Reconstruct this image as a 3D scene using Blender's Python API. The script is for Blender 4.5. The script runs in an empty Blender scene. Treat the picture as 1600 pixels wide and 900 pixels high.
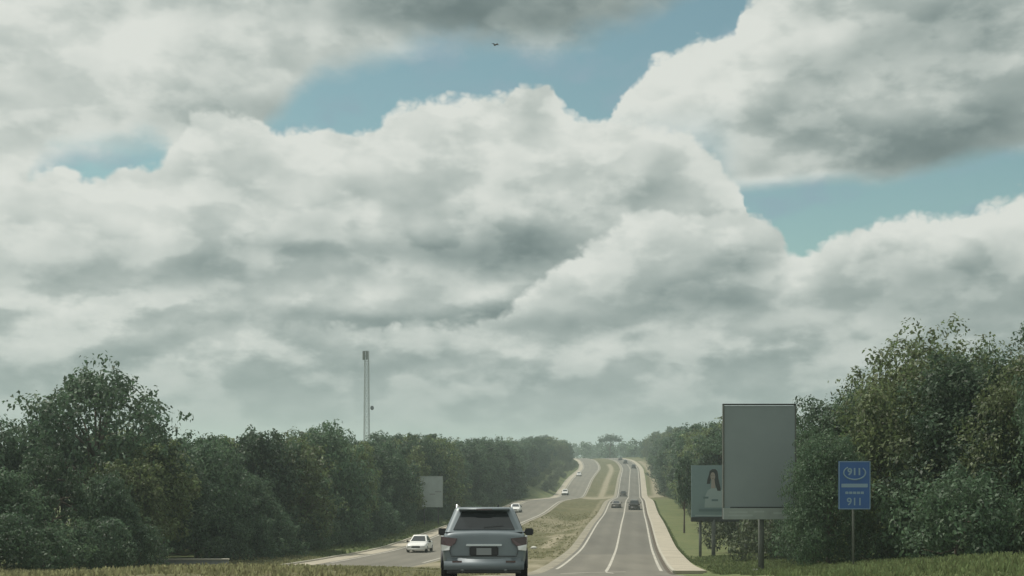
import bpy, bmesh, math, random
import numpy as np
from mathutils import Vector, Matrix, noise as mnoise
R = math.radians
random.seed(7); rng = np.random.default_rng(7)
SKY_TINT = (.92, 1.06, .80)
sc = bpy.context.scene
COL = sc.collection

# ------------------------------------------------------------------ camera
F = 2000.0          # focal length in photograph pixels
HY = 705.0          # photograph row of the horizon
cd = bpy.data.cameras.new('camera')
cam = bpy.data.objects.new('camera', cd); COL.objects.link(cam)
cd.sensor_width = 36.0; cd.lens = 36.0 * F / 1600.0
cd.shift_y = (HY - 450.0) / 1600.0
cd.clip_start = 0.3; cd.clip_end = 12000
cam.location = (0, 0, 0); cam.rotation_euler = (R(90), 0, 0)
sc.camera = cam

# ------------------------------------------------------------------ render, exposure
sc.view_settings.view_transform = 'Standard'; sc.view_settings.look = 'None'
sc.view_settings.exposure = EXPOSURE = 0.0; sc.view_settings.gamma = 1.0
sc.cycles.use_denoising = True
try: sc.cycles.denoiser = 'OPENIMAGEDENOISE'
except Exception: pass
sc.cycles.max_bounces = 6; sc.cycles.transparent_max_bounces = 8
sc.cycles.volume_bounces = 1
sc.cycles.sample_clamp_indirect = 4

# ------------------------------------------------------------------ sun
SUN_EL, SUN_AZ = R(62), R(-60)       # ahead of the camera and to its left, high
sd = bpy.data.lights.new('sun', 'SUN'); sun = bpy.data.objects.new('sun', sd); COL.objects.link(sun)
sd.energy = 3.5; sd.angle = R(0.6); sd.color = (1.0, 0.95, 0.86)
sdir = Vector((math.sin(SUN_AZ) * math.cos(SUN_EL), math.cos(SUN_AZ) * math.cos(SUN_EL), math.sin(SUN_EL)))
sun.rotation_euler = (-sdir).to_track_quat('-Z', 'Y').to_euler()
sun.location = sdir * 200

# ------------------------------------------------------------------ world: Nishita sky with cumulus banks
world = bpy.data.worlds.new('World'); sc.world = world; world.use_nodes = True
wt = world.node_tree; wt.nodes.clear()

class S:
    """a float socket with arithmetic"""
    tree = None
    def __init__(s, k): s.k = k
    @staticmethod
    def m(op, *a, clamp=False):
        n = S.tree.nodes.new('ShaderNodeMath'); n.operation = op; n.use_clamp = clamp
        for i, v in enumerate(a):
            if isinstance(v, S): S.tree.links.new(v.k, n.inputs[i])
            else: n.inputs[i].default_value = float(v)
        return S(n.outputs[0])
    def __add__(s, o): return S.m('ADD', s, o)
    __radd__ = __add__
    def __sub__(s, o): return S.m('SUBTRACT', s, o)
    def __rsub__(s, o): return S.m('SUBTRACT', o, s)
    def __mul__(s, o): return S.m('MULTIPLY', s, o)
    __rmul__ = __mul__
    def __truediv__(s, o): return S.m('DIVIDE', s, o)
    def __pow__(s, o): return S.m('POWER', s, o)
def smooth(x, a, b):
    n = S.tree.nodes.new('ShaderNodeMapRange'); n.interpolation_type = 'SMOOTHSTEP'
    S.tree.links.new(x.k, n.inputs['Value'])
    n.inputs['From Min'].default_value = a; n.inputs['From Max'].default_value = b
    return S(n.outputs['Result'])
def lerp(a, b, t): return a + (b - a) * t if isinstance(b, S) or isinstance(a, S) else t * (b - a) + a
def sclamp(x): return S.m('ADD', x, 0.0, clamp=True)

S.tree = wt
tc = wt.nodes.new('ShaderNodeTexCoord')
sep = wt.nodes.new('ShaderNodeSeparateXYZ'); wt.links.new(tc.outputs['Generated'], sep.inputs[0])
dx, dy, dz = S(sep.outputs[0]), S(sep.outputs[1]), S(sep.outputs[2])
az0 = S.m('ARCTAN2', dx, dy); el0 = S.m('ARCSINE', dz)
def AZ(px): return math.atan((px - 800) / F)
def EL(px, py): return math.atan((HY - py) / math.hypot(F, px - 800))
def comb(x, y, z):
    n = wt.nodes.new('ShaderNodeCombineXYZ')
    for i, v in enumerate((x, y, z)):
        if isinstance(v, S): wt.links.new(v.k, n.inputs[i])
        else: n.inputs[i].default_value = v
    return n.outputs[0]
def fbm(vec, scale, detail=6, rough=0.55, off=0.0, lac=2.0):
    n = wt.nodes.new('ShaderNodeTexNoise'); n.noise_dimensions = '4D'
    wt.links.new(vec, n.inputs['Vector'])
    n.inputs['W'].default_value = off
    n.inputs['Scale'].default_value = scale; n.inputs['Detail'].default_value = detail
    n.inputs['Roughness'].default_value = rough; n.inputs['Lacunarity'].default_value = lac
    return S(n.outputs['Fac']) - 0.5
def curve(pts, az):
    """piecewise smooth elevation (rad) as a function of azimuth, given as photograph points"""
    A0, A1, E0, E1 = -0.5, 0.5, -0.2, 0.7
    n = wt.nodes.new('ShaderNodeFloatCurve'); c = n.mapping.curves[0]
    P = [((AZ(x) - A0) / (A1 - A0), (EL(x, y) - E0) / (E1 - E0)) for x, y in pts]
    c.points[0].location = P[0]; c.points[1].location = P[-1]
    for p in P[1:-1]: c.points.new(*p)
    for p in c.points: p.handle_type = 'AUTO_CLAMPED'
    n.mapping.use_clip = False; n.mapping.update()
    wt.links.new(((az - A0) / (A1 - A0)).k, n.inputs['Value'])
    return S(n.outputs[0]) * (E1 - E0) + E0
# warped coordinates: ragged, billowing outlines
d3 = comb(dx, dy, dz * 1.7)
w1, w2 = fbm(d3, 9, 5, .55, 1.3), fbm(d3, 9, 5, .55, 7.7)
w3, w4 = fbm(d3, 34, 4, .6, 3.1), fbm(d3, 34, 4, .6, 5.9)
az = az0 + w1 * .030 + w3 * .010
el = el0 + w2 * .022 + w4 * .009
d4 = comb(dx, dy, dz * 1.2)
def ab(x): return S.m('ABSOLUTE', x)
bill = ab(fbm(d4, 26, 2, .5, 11.0)) * .034 + ab(fbm(d4, 55, 2, .5, 12.0)) * .022 + ab(fbm(d4, 120, 1, .5, 13.0)) * .010   # rounded cauliflower heads with creases between
# billow noise and the same noise a little nearer the sun: its difference lights the puffs
LX, LY = -0.010, 0.017
b_rim = 0
def lit(scale, detail, rough, off, zst=1.7, lx=LX, lz=LY):
    a = fbm(comb(dx, dy, dz * zst), scale, detail, rough, off)
    b = fbm(comb(dx + lx, dy, (dz + lz) * zst), scale, detail, rough, off)
    return a, a - b
b1, l1 = lit(9, 3, .45, 2.0)
b2, l2 = lit(24, 3, .45, 9.0)
b3, l3 = lit(17, 5, .5, 4.0, 2.1, -.006, .011)
cells = smooth(fbm(comb(dx, dy, dz * 1.9), 19, 5, .5, 21.0) + w3 * .15, -.05, .085) - .5      # small heaped heads inside the banks
cells2 = smooth(fbm(comb(dx, dy, dz * 2.0), 17, 5, .5, 23.0) + w3 * .15, -.06, .09) - .5
def blob(px, py, rx, ry, amp, rot=0.0):
    a, e = AZ(px), EL(px, py)
    u, v = az - a, el - e
    if rot:
        c, s_ = math.cos(rot), math.sin(rot); u, v = u * c + v * s_, v * c - u * s_
    u, v = u / (rx / F), v / (ry / F)
    return S.m('EXPONENT', (u * u + v * v) * -1.0) * amp
def total(L):
    t = L[0]
    for x in L[1:]: t = t + x
    return t
# --- outlines of the cloud banks
upper_base = curve([(-300, 420), (-60, 420), (10, 420), (45, 330), (70, 284), (110, 266), (180, 256), (240, 250), (268, 275), (295, 360), (395, 360), (414, 230), (440, 200), (500, 142), (560, 124), (640, 98), (700, 84), (780, 88), (860, 84), (950, 66), (1000, 52), (1060, 30), (1110, 6), (1160, -40), (1500, -90), (2000, -120)], az)
right_top = curve([(-300, 700), (900, 500), (945, 240), (962, 170), (985, 140), (1005, 120), (1020, 100), (1050, 84), (1100, 72), (1148, 58), (1156, 34), (1180, 14), (1210, -30), (1300, -160), (1700, -260), (2200, -260)], az)
right_base = curve([(-300, 500), (900, 300), (1000, 300), (1080, 296), (1150, 292), (1200, 290), (1300, 288), (1380, 290), (1440, 278), (1500, 262), (1600, 244), (1800, 230), (2200, 230)], az)
mid_top = curve([(-300, 300), (0, 292), (60, 284), (92, 272), (140, 290), (200, 280), (240, 281), (262, 262), (300, 205), (360, 190), (412, 198), (436, 216), (470, 207), (512, 208), (550, 216), (585, 207), (602, 190), (640, 174), (680, 165), (730, 164), (775, 160), (800, 150), (830, 136), (856, 136), (872, 158), (892, 180), (935, 192), (1000, 205), (1080, 230), (1130, 270), (1160, 310), (1185, 390), (1300, 470), (1700, 480), (2200, 480)], az)
low_top = curve([(-300, 520), (300, 520), (700, 520), (790, 500), (830, 462), (880, 424), (930, 390), (962, 366), (1000, 346), (1050, 340), (1100, 344), (1150, 333), (1185, 340), (1205, 362), (1218, 392), (1236, 408), (1262, 402), (1290, 386), (1330, 370), (1400, 346), (1430, 340), (1460, 350), (1500, 345), (1545, 334), (1600, 318), (1700, 296), (2200, 300)], az)
EDGE = .0040
m_up = smooth(el - upper_base + b1 * .03 + w3 * .02, -.004, .026)
m_rt = smooth(el - right_top - bill, EDGE, -EDGE * .8) * lerp(smooth(el - right_base + b1 * .01, -.01, .07), smooth(el - right_base + b1 * .01, -.004, .012), smooth(az, AZ(1090), AZ(1170)))
m_md = smooth(el - mid_top - bill, EDGE, -EDGE)
m_lo = smooth(el - low_top - bill, EDGE, -EDGE)
# --- brightness (0 dark underside .. 1 sunlit crest)
puff = l1 * .5 + l2 * .55 + (bill - .016) * 3.2 + cells * .20
t_up = total([puff * .8 + .86 + b1 * .25,
    blob(850, 18, 260, 52, -.72), blob(660, 40, 120, 40, -.18), blob(370, 150, 120, 70, -.24), blob(470, 210, 90, 60, -.12),
    blob(560, 30, 100, 40, -.10), blob(230, 70, 60, 60, .16), blob(620, 82, 60, 18, .12), blob(200, 20, 150, 40, -.08)])
t_rt = total([puff * .9 + .87 + b1 * .2, smooth(el - right_top, -.05, .004) * .14, smooth(el - right_top, -.02, -.10) * -.12,
    blob(1480, 60, 170, 90, -.26), blob(1400, 240, 190, 44, -.40, -.25), blob(1580, 190, 130, 46, -.34), blob(1180, 262, 60, 20, -.22),
    blob(1080, 130, 90, 50, .14), blob(1350, 160, 90, 30, .10), blob(1240, 278, 130, 9, .22)])
t_md = total([puff * .9 + .84 + b1 * .15, smooth(el - mid_top, -.05, .004) * .14, smooth(el - mid_top, -.01, -.13) * -.14,
    blob(735, 392, 130, 30, -.52), blob(480, 385, 130, 16, -.26), blob(310, 424, 90, 34, -.38), blob(860, 420, 70, 50, -.30),
    blob(1040, 200, 90, 60, -.06), blob(1090, 300, 110, 40, -.16), blob(860, 300, 120, 40, .05), blob(640, 320, 160, 40, .06),
    blob(60, 470, 60, 60, .06), blob(240, 330, 170, 50, .08)])
t_lo = total([puff * .9 + .80 + b1 * .2, smooth(el - low_top, -.035, .004) * .16, smooth(el - low_top, -.008, -.075) * -.26,
    blob(1090, 470, 80, 40, -.22), blob(1370, 450, 110, 44, -.16), blob(1180, 410, 60, 24, -.14), blob(1560, 430, 90, 40, -.12)])
# lower, flatter, greyer deck that thickens to the horizon
deck = total([b3 * .35 + l3 * .7 + cells2 * .34 + .58, blob(420, 480, 200, 24, .24), blob(560, 462, 90, 24, .20), blob(720, 448, 160, 22, .26), blob(120, 500, 120, 50, .14), blob(360, 540, 60, 30, .16), blob(1180, 500, 130, 20, .10), blob(800, 492, 120, 24, -.26), blob(430, 440, 140, 18, .10), blob(960, 540, 240, 20, .08), blob(560, 600, 160, 30, -.04), blob(640, 500, 120, 12, -.18)])
k_low = smooth(el0 + b1 * .05, EL(800, 400), EL(800, 500))
t_md = lerp(t_md, deck, k_low); t_lo = lerp(t_lo, deck, smooth(el0 + b1 * .05, EL(800, 455), EL(800, 560)))
flat = smooth(el0, EL(800, 500), EL(800, 690))
def ramp(t, stops):
    n = wt.nodes.new('ShaderNodeValToRGB'); e = n.color_ramp.elements
    n.color_ramp.interpolation = 'B_SPLINE'
    e[0].position, e[0].color = stops[0][0], (*stops[0][1], 1); e[1].position, e[1].color = stops[-1][0], (*stops[-1][1], 1)
    for p, c in stops[1:-1]:
        q = e.new(p); q.color = (*c, 1)
    wt.links.new(t.k, n.inputs[0]); return n.outputs[0]
def lin(r, g, b):
    f = lambda c: (c / 255 / 12.92) if c / 255 < .04045 else ((c / 255 + .055) / 1.055) ** 2.4
    return (f(r), f(g), f(b))
STOPS = [(0.0, lin(98, 114, 114)), (.25, lin(128, 142, 140)), (.5, lin(160, 171, 167)), (.75, lin(196, 203, 197)), (1.0, lin(224, 227, 220))]
def mixc(a, b, t):
    n = wt.nodes.new('ShaderNodeMix'); n.data_type = 'RGBA'
    if isinstance(t, S): wt.links.new(t.k, n.inputs[0])
    else: n.inputs[0].default_value = t
    for i, v in ((6, a), (7, b)):
        if isinstance(v, tuple): n.inputs[i].default_value = (*v, 1)
        else: wt.links.new(v, n.inputs[i])
    return n.outputs[2]
sky = wt.nodes.new('ShaderNodeTexSky'); sky.sky_type = 'NISHITA'; sky.sun_disc = False
sky.sun_elevation = SUN_EL; sky.sun_rotation = SUN_AZ; sky.air_density = 1.0; sky.dust_density = 1.0; sky.ozone_density = 1.0
def vscale(c, k):
    n = wt.nodes.new('ShaderNodeVectorMath'); n.operation = 'MULTIPLY'
    wt.links.new(c, n.inputs[0]); n.inputs[1].default_value = k if isinstance(k, tuple) else (k, k, k)
    return n.outputs[0]
STR = 0.10
CLOUD = 1.0 / STR
blue = vscale(sky.outputs[0], SKY_TINT)
blue_d = mixc(blue, tuple(c * CLOUD for c in lin(140, 166, 178)), smooth(b1 * .6 + b2 * .8 + w3 * .4, -.06, .20) * .75)   # thin veil inside the gaps
def cl(t): return vscale(ramp(sclamp(t), STOPS), CLOUD)
c = mixc(blue_d, cl(t_up), m_up)
c = mixc(c, cl(t_md), m_md)
c = mixc(c, cl(t_rt), m_rt)
c = mixc(c, cl(t_lo), m_lo)
c = mixc(c, tuple(v * CLOUD for v in lin(156, 169, 166)), flat * .7)
bg = wt.nodes.new('ShaderNodeBackground'); bg.inputs['Strength'].default_value = STR
wt.links.new(c, bg.inputs['Color'])
wo = wt.nodes.new('ShaderNodeOutputWorld'); wt.links.new(bg.outputs[0], wo.inputs['Surface'])

# ------------------------------------------------------------------ helpers
def tag(o, label=None, cat=None, group=None, kind=None):
    if label: o['label'] = label
    if cat: o['category'] = cat
    if group: o['group'] = group
    if kind: o['kind'] = kind
    return o
def empty(name, loc, rz=0.0):
    o = bpy.data.objects.new(name, None); COL.objects.link(o)
    o.location = loc; o.rotation_euler = (0, 0, rz); o.empty_display_size = .5
    return o
def link(name, me, mat=None, parent=None, loc=None):
    o = bpy.data.objects.new(name, me); COL.objects.link(o)
    if mat is not None and not me.materials: me.materials.append(mat)
    if parent is not None: o.parent = parent
    if loc is not None: o.location = loc
    return o
def mesh(name, V, Fc, smooth=False):
    me = bpy.data.meshes.new(name); me.from_pydata([tuple(map(float, v)) for v in V], [], [tuple(map(int, f)) for f in Fc])
    if smooth: me.polygons.foreach_set('use_smooth', [True] * len(me.polygons))
    me.update(); return me
def quads_mesh(name, verts, nq, smooth=False):
    """verts: (nq*4,3) array, one loose quad per four"""
    me = bpy.data.meshes.new(name)
    me.vertices.add(nq * 4); me.vertices.foreach_set('co', np.asarray(verts, np.float32).ravel())
    me.loops.add(nq * 4); me.loops.foreach_set('vertex_index', np.arange(nq * 4, dtype=np.int32))
    me.polygons.add(nq); me.polygons.foreach_set('loop_start', np.arange(0, nq * 4, 4, dtype=np.int32))
    me.update(calc_edges=True); me.validate(); return me
class MB:
    """collects boxes, tubes, lathes and polygons into one mesh"""
    def __init__(s): s.V, s.F = [], []
    def add(s, V, Fc, M=None):
        n = len(s.V)
        s.V += [tuple(M @ Vector(v)) if M is not None else tuple(v) for v in V]; s.F += [[i + n for i in f] for f in Fc]; return s
    def box(s, c, d, M=None, taper=1.0):
        x, y, z = (k / 2 for k in d); t = taper
        V = [(-x, -y, -z), (x, -y, -z), (x, y, -z), (-x, y, -z), (-x * t, -y * t, z), (x * t, -y * t, z), (x * t, y * t, z), (-x * t, y * t, z)]
        V = [(a + c[0], b + c[1], e + c[2]) for a, b, e in V]
        return s.add(V, [(3, 2, 1, 0), (4, 5, 6, 7), (0, 1, 5, 4), (1, 2, 6, 5), (2, 3, 7, 6), (3, 0, 4, 7)], M)
    def tube(s, P, rad, n=8, cap=True):
        P = [Vector(p) for p in P]; rad = rad if isinstance(rad, (list, tuple)) else [rad] * len(P)
        V, Fc = [], []; prev = None
        for i, p in enumerate(P):
            t = (P[min(i + 1, len(P) - 1)] - P[max(i - 1, 0)]).normalized()
            a = t.orthogonal().normalized() if prev is None else (prev - t * prev.dot(t)).normalized()
            prev = a; b = t.cross(a)
            for k in range(n):
                w = 2 * math.pi * k / n; V.append(p + (a * math.cos(w) + b * math.sin(w)) * rad[i])
        for i in range(len(P) - 1):
            for k in range(n):
                a0, a1 = i * n + k, i * n + (k + 1) % n; Fc.append((a0, a1, a1 + n, a0 + n))
        if cap: Fc.append(tuple(range(n))[::-1]); Fc.append(tuple(range(len(V) - n, len(V))))
        return s.add(V, Fc)
    def lathe(s, prof, n=20, M=None):
        """profile (radius, x) turned about the x axis"""
        V, Fc = [], []
        for r, x in prof:
            for k in range(n):
                w = 2 * math.pi * k / n; V.append((x, r * math.cos(w), r * math.sin(w)))
        for i in range(len(prof) - 1):
            for k in range(n):
                a0, a1 = i * n + k, i * n + (k + 1) % n; Fc.append((a0, a1, a1 + n, a0 + n))
        Fc.append(tuple(range(n))[::-1]); Fc.append(tuple(range(len(V) - n, len(V))))
        return s.add(V, Fc, M)
    def build(s, name, mat=None, parent=None, smooth=False, bevel=0.0, loc=None, fix=True):
        me = mesh(name, s.V, s.F, smooth)
        if bevel or fix:
            bm = bmesh.new(); bm.from_mesh(me)
            if fix: bmesh.ops.recalc_face_normals(bm, faces=bm.faces)
            if bevel: bmesh.ops.bevel(bm, geom=list(bm.edges), offset=bevel, segments=2, affect='EDGES', clamp_overlap=True)
            bm.to_mesh(me); bm.free()
        return link(name, me, mat, parent, loc)

# ------------------------------------------------------------------ materials
def material(name, base, rough=.8, metal=0.0, spec=.5, var=0.0, scale=4.0, base2=None, bump=0.0, island=0.0, objvar=0.0, coat=0.0, trans=0.0, stretch=None, detail=5, emit=None):
    m = bpy.data.materials.new(name); m.use_nodes = True; t = m.node_tree; t.nodes.clear()
    b = t.nodes.new('ShaderNodeBsdfPrincipled'); out = t.nodes.new('ShaderNodeOutputMaterial')
    b.inputs['Roughness'].default_value = rough; b.inputs['Metallic'].default_value = metal
    b.inputs['Specular IOR Level'].default_value = spec; b.inputs['Coat Weight'].default_value = coat
    b.inputs['Coat Roughness'].default_value = .05
    col = None
    def rgb(c):
        n = t.nodes.new('ShaderNodeRGB'); n.outputs[0].default_value = (*c, 1); return n.outputs[0]
    col = rgb(base)
    co = t.nodes.new('ShaderNodeTexCoord').outputs['Object']
    if stretch:
        mp = t.nodes.new('ShaderNodeMapping'); mp.inputs['Scale'].default_value = stretch; t.links.new(co, mp.inputs[0]); co = mp.outputs[0]
    if var or base2:
        n = t.nodes.new('ShaderNodeTexNoise'); n.inputs['Scale'].default_value = scale; n.inputs['Detail'].default_value = detail; n.inputs['Roughness'].default_value = .6
        t.links.new(co, n.inputs['Vector'])
        mr = t.nodes.new('ShaderNodeMapRange'); mr.inputs['From Min'].default_value = .3; mr.inputs['From Max'].default_value = .7
        t.links.new(n.outputs['Fac'], mr.inputs['Value'])
        mx = t.nodes.new('ShaderNodeMix'); mx.data_type = 'RGBA'
        t.links.new(mr.outputs[0], mx.inputs[0])
        c1 = base2 or tuple(v * (1 + var) for v in base); c0 = base if base2 else tuple(v * (1 - var) for v in base)
        mx.inputs[6].default_value = (*c0, 1); mx.inputs[7].default_value = (*c1, 1); col = mx.outputs[2]
    if island or objvar:
        g = t.nodes.new('ShaderNodeNewGeometry'); oi = t.nodes.new('ShaderNodeObjectInfo')
        a = t.nodes.new('ShaderNodeMath'); a.operation = 'MULTIPLY_ADD'; a.inputs[1].default_value = 2 * island; a.inputs[2].default_value = 1 - island
        t.links.new(g.outputs['Random Per Island'], a.inputs[0])
        c = t.nodes.new('ShaderNodeMath'); c.operation = 'MULTIPLY_ADD'; c.inputs[1].default_value = 2 * objvar; c.inputs[2].default_value = 1 - objvar
        t.links.new(oi.outputs['Random'], c.inputs[0])
        d = t.nodes.new('ShaderNodeMath'); d.operation = 'MULTIPLY'; t.links.new(a.outputs[0], d.inputs[0]); t.links.new(c.outputs[0], d.inputs[1])
        hs = t.nodes.new('ShaderNodeHueSaturation'); t.links.new(col, hs.inputs['Color']); t.links.new(d.outputs[0], hs.inputs['Value'])
        h = t.nodes.new('ShaderNodeMath'); h.operation = 'MULTIPLY_ADD'; h.inputs[1].default_value = .03; h.inputs[2].default_value = .495
        t.links.new(g.outputs['Random Per Island'], h.inputs[0]); t.links.new(h.outputs[0], hs.inputs['Hue'])
        col = hs.outputs[0]
    t.links.new(col, b.inputs['Base Color'])
    if bump:
        n2 = t.nodes.new('ShaderNodeTexNoise'); n2.inputs['Scale'].default_value = scale * 6; n2.inputs['Detail'].default_value = 4
        t.links.new(co, n2.inputs['Vector'])
        bp = t.nodes.new('ShaderNodeBump'); bp.inputs['Strength'].default_value = bump; bp.inputs['Distance'].default_value = .03
        t.links.new(n2.outputs['Fac'], bp.inputs['Height']); t.links.new(bp.outputs[0], b.inputs['Normal'])
    if emit: b.inputs['Emission Color'].default_value = (*emit, 1); b.inputs['Emission Strength'].default_value = 1
    sh = b.outputs[0]
    if trans:
        tr = t.nodes.new('ShaderNodeBsdfTranslucent'); t.links.new(col, tr.inputs['Color'])
        ms = t.nodes.new('ShaderNodeMixShader'); ms.inputs[0].default_value = trans
        t.links.new(sh, ms.inputs[1]); t.links.new(tr.outputs[0], ms.inputs[2]); sh = ms.outputs[0]
    t.links.new(sh, out.inputs['Surface']); return m
M = {}
M['asphalt'] = material('asphalt', (.125, .119, .098), .9, var=.16, scale=.35, bump=.25, stretch=(1, .12, 1))
M['asphalt_pale'] = material('asphalt_pale', (.155, .146, .118), .9, var=.14, scale=.4, bump=.25, stretch=(1, .2, 1))
def wheel_tracks(m):
    t = m.node_tree; b = [n for n in t.nodes if n.type == 'BSDF_PRINCIPLED'][0]; src = b.inputs['Base Color'].links[0].from_socket
    a = t.nodes.new('ShaderNodeAttribute'); a.attribute_name = 'off'
    def mt(op, x, y):
        n = t.nodes.new('ShaderNodeMath'); n.operation = op
        for i, v in enumerate((x, y)):
            if isinstance(v, (int, float)): n.inputs[i].default_value = v
            else: t.links.new(v, n.inputs[i])
        return n.outputs[0]
    w = mt('COSINE', mt('MULTIPLY', a.outputs['Fac'], 2 * math.pi / 1.8), 0)
    n = t.nodes.new('ShaderNodeTexNoise'); n.inputs['Scale'].default_value = .06; n.inputs['Detail'].default_value = 3
    t.links.new(t.nodes.new('ShaderNodeTexCoord').outputs['Object'], n.inputs['Vector'])
    k = mt('ADD', mt('MULTIPLY', w, .055), mt('MULTIPLY', mt('SUBTRACT', n.outputs['Fac'], .5), .35))
    v = t.nodes.new('ShaderNodeVectorMath'); v.operation = 'SCALE'; t.links.new(src, v.inputs[0]); t.links.new(mt('ADD', k, .98), v.inputs['Scale']); t.links.new(v.outputs[0], b.inputs['Base Color'])
wheel_tracks(M['asphalt']); wheel_tracks(M['asphalt_pale'])
M['seal'] = material('seal', (.06, .058, .052), .8, var=.2, scale=1.0)
M['concrete'] = material('concrete', (.37, .335, .26), .9, var=.14, scale=.5, bump=.2)
M['kerb'] = material('kerb', (.41, .39, .32), .9, var=.12, scale=.8)
M['gravel'] = material('gravel', (.25, .23, .175), .95, var=.3, scale=.9, bump=.5)
M['dirt'] = material('dirt', (.27, .235, .165), .95, var=.25, scale=.7, bump=.5)
M['paint'] = material('paint', (.42, .40, .34), .7, var=.25, scale=1.2)
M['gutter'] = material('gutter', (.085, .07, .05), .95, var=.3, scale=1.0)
M['leaf'] = material('leaf', (.056, .098, .056), .55, spec=.35, base2=(.100, .148, .078), scale=.42, detail=4, island=.4, objvar=.25, trans=.42)
M['leaf_warm'] = material('leaf_warm', (.10, .138, .056), .55, spec=.4, base2=(.165, .19, .08), scale=.42, detail=4, island=.5, objvar=.15, trans=.45)
M['leaf_pale'] = material('leaf_pale', (.10, .12, .065), .6, spec=.3, island=.4, objvar=.2, trans=.25)
M['bark'] = material('bark', (.10, .08, .06), .95, var=.3, scale=3, bump=.5)
M['grass'] = material('grass', (.16, .19, .085), .8, spec=.1, island=.3, trans=.5)
M['dry_grass'] = material('dry_grass', (.25, .24, .135), .9, spec=.1, island=.3, trans=.5)
M['steel'] = material('steel', (.26, .27, .27), .55, metal=.3, var=.15, scale=6)
M['dark_steel'] = material('dark_steel', (.035, .04, .04), .6, metal=.2, var=.2, scale=5)

# ground: green verge grass drying to olive where the 'dry' attribute says so
gm = bpy.data.materials.new('ground'); gm.use_nodes = True; t = gm.node_tree
b = t.nodes['Principled BSDF']; b.inputs['Roughness'].default_value = .95; b.inputs['Specular IOR Level'].default_value = .1
co = t.nodes.new('ShaderNodeTexCoord').outputs['Object']
def gnoise(scale, det=5):
    n = t.nodes.new('ShaderNodeTexNoise'); n.inputs['Scale'].default_value = scale; n.inputs['Detail'].default_value = det; n.inputs['Roughness'].default_value = .62
    t.links.new(co, n.inputs['Vector']); return n.outputs['Fac']
def gmix(f, a, bb):
    n = t.nodes.new('ShaderNodeMix'); n.data_type = 'RGBA'; t.links.new(f, n.inputs[0])
    for i, v in ((6, a), (7, bb)):
        if isinstance(v, tuple): n.inputs[i].default_value = (*v, 1)
        else: t.links.new(v, n.inputs[i])
    return n.outputs[2]
def gramp(f, a, bb):
    n = t.nodes.new('ShaderNodeMapRange'); n.inputs['From Min'].default_value = a; n.inputs['From Max'].default_value = bb; t.links.new(f, n.inputs['Value']); return n.outputs[0]
green = gmix(gramp(gnoise(.22), .35, .65), (.082, .122, .046), (.138, .168, .068))
green = gmix(gramp(gnoise(2.2, 3), .4, .75), green, (.16, .155, .085))
dry = gmix(gramp(gnoise(.12), .35, .65), (.092, .094, .046), (.135, .126, .070))
dry = gmix(gramp(gnoise(1.4, 4), .52, .72), dry, (.22, .195, .125))
at = t.nodes.new('ShaderNodeAttribute'); at.attribute_name = 'dry'
ab2 = t.nodes.new('ShaderNodeAttribute'); ab2.attribute_name = 'bare'
soil = gmix(gramp(gnoise(.8, 4), .35, .7), (.23, .205, .14), (.32, .29, .21))
mm = t.nodes.new('ShaderNodeMath'); mm.operation = 'MULTIPLY_ADD'; mm.use_clamp = True; mm.inputs[1].default_value = 1.3
mn = t.nodes.new('ShaderNodeMath'); mn.operation = 'MULTIPLY_ADD'; mn.inputs[1].default_value = -1.2; mn.inputs[2].default_value = .45
t.links.new(gnoise(1.1, 4), mn.inputs[0]); t.links.new(ab2.outputs['Fac'], mm.inputs[0]); 
mk = t.nodes.new('ShaderNodeMath'); mk.operation = 'MULTIPLY'; t.links.new(mn.outputs[0], mk.inputs[0]); t.links.new(ab2.outputs['Fac'], mk.inputs[1]); t.links.new(mk.outputs[0], mm.inputs[2])
t.links.new(gmix(mm.outputs[0], gmix(at.outputs['Fac'], green, dry), soil), b.inputs['Base Color'])
bp = t.nodes.new('ShaderNodeBump'); bp.inputs['Strength'].default_value = .6; bp.inputs['Distance'].default_value = .15
t.links.new(gnoise(3.0, 4), bp.inputs['Height']); t.links.new(bp.outputs[0], b.inputs['Normal'])
M['ground'] = gm

# ------------------------------------------------------------------ lie of the land
KD = np.array([-300, -80, 0, 27.5, 50, 80, 105, 130, 173, 227, 262, 300, 345, 392, 430, 472, 520, 580, 660, 705, 760, 900, 1100, 1500, 4000], float)
KZ = np.array([1.0, -.2, -1.6, -2.9, -4.87, -7.5, -8.75, -9.6, -9.95, -10.75, -10.6, -11.4, -12.72, -13.85, -12.5, -10.4, -9.2, -7.8, -4.5, -3.9, -4.7, -9, -13, -14, -14], float)
def pchip(x, X, Y):
    h = np.diff(X); d = np.diff(Y) / h; m = np.zeros_like(Y)
    for i in range(1, len(X) - 1):
        if d[i - 1] * d[i] > 0:
            w1, w2 = 2 * h[i] + h[i - 1], h[i] + 2 * h[i - 1]; m[i] = (w1 + w2) / (w1 / d[i - 1] + w2 / d[i])
    m[0], m[-1] = d[0], d[-1]
    x = np.clip(np.asarray(x, float), X[0], X[-1]); k = np.clip(np.searchsorted(X, x, 'right') - 1, 0, len(X) - 2)
    s = (x - X[k]) / h[k]
    return ((1 + 2 * s) * (1 - s) ** 2 * Y[k] + s * (1 - s) ** 2 * h[k] * m[k] + s * s * (3 - 2 * s) * Y[k + 1] + s * s * (s - 1) * h[k] * m[k + 1])
def prof(D): return pchip(D, KD, KZ)
def axis(D):                      # world x of the lane line of the near carriageway
    D = np.asarray(D, float); e = np.clip(D - 560, 0, 260); f = np.clip(D - 820, 0, None)
    return -1.75 + .0955 * D - .00055 * e * e - .00055 * 2 * 260 * f
def sst(x, a, b):
    x = np.clip((np.asarray(x, float) - a) / (b - a), 0, 1); return x * x * (3 - 2 * x)
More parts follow.
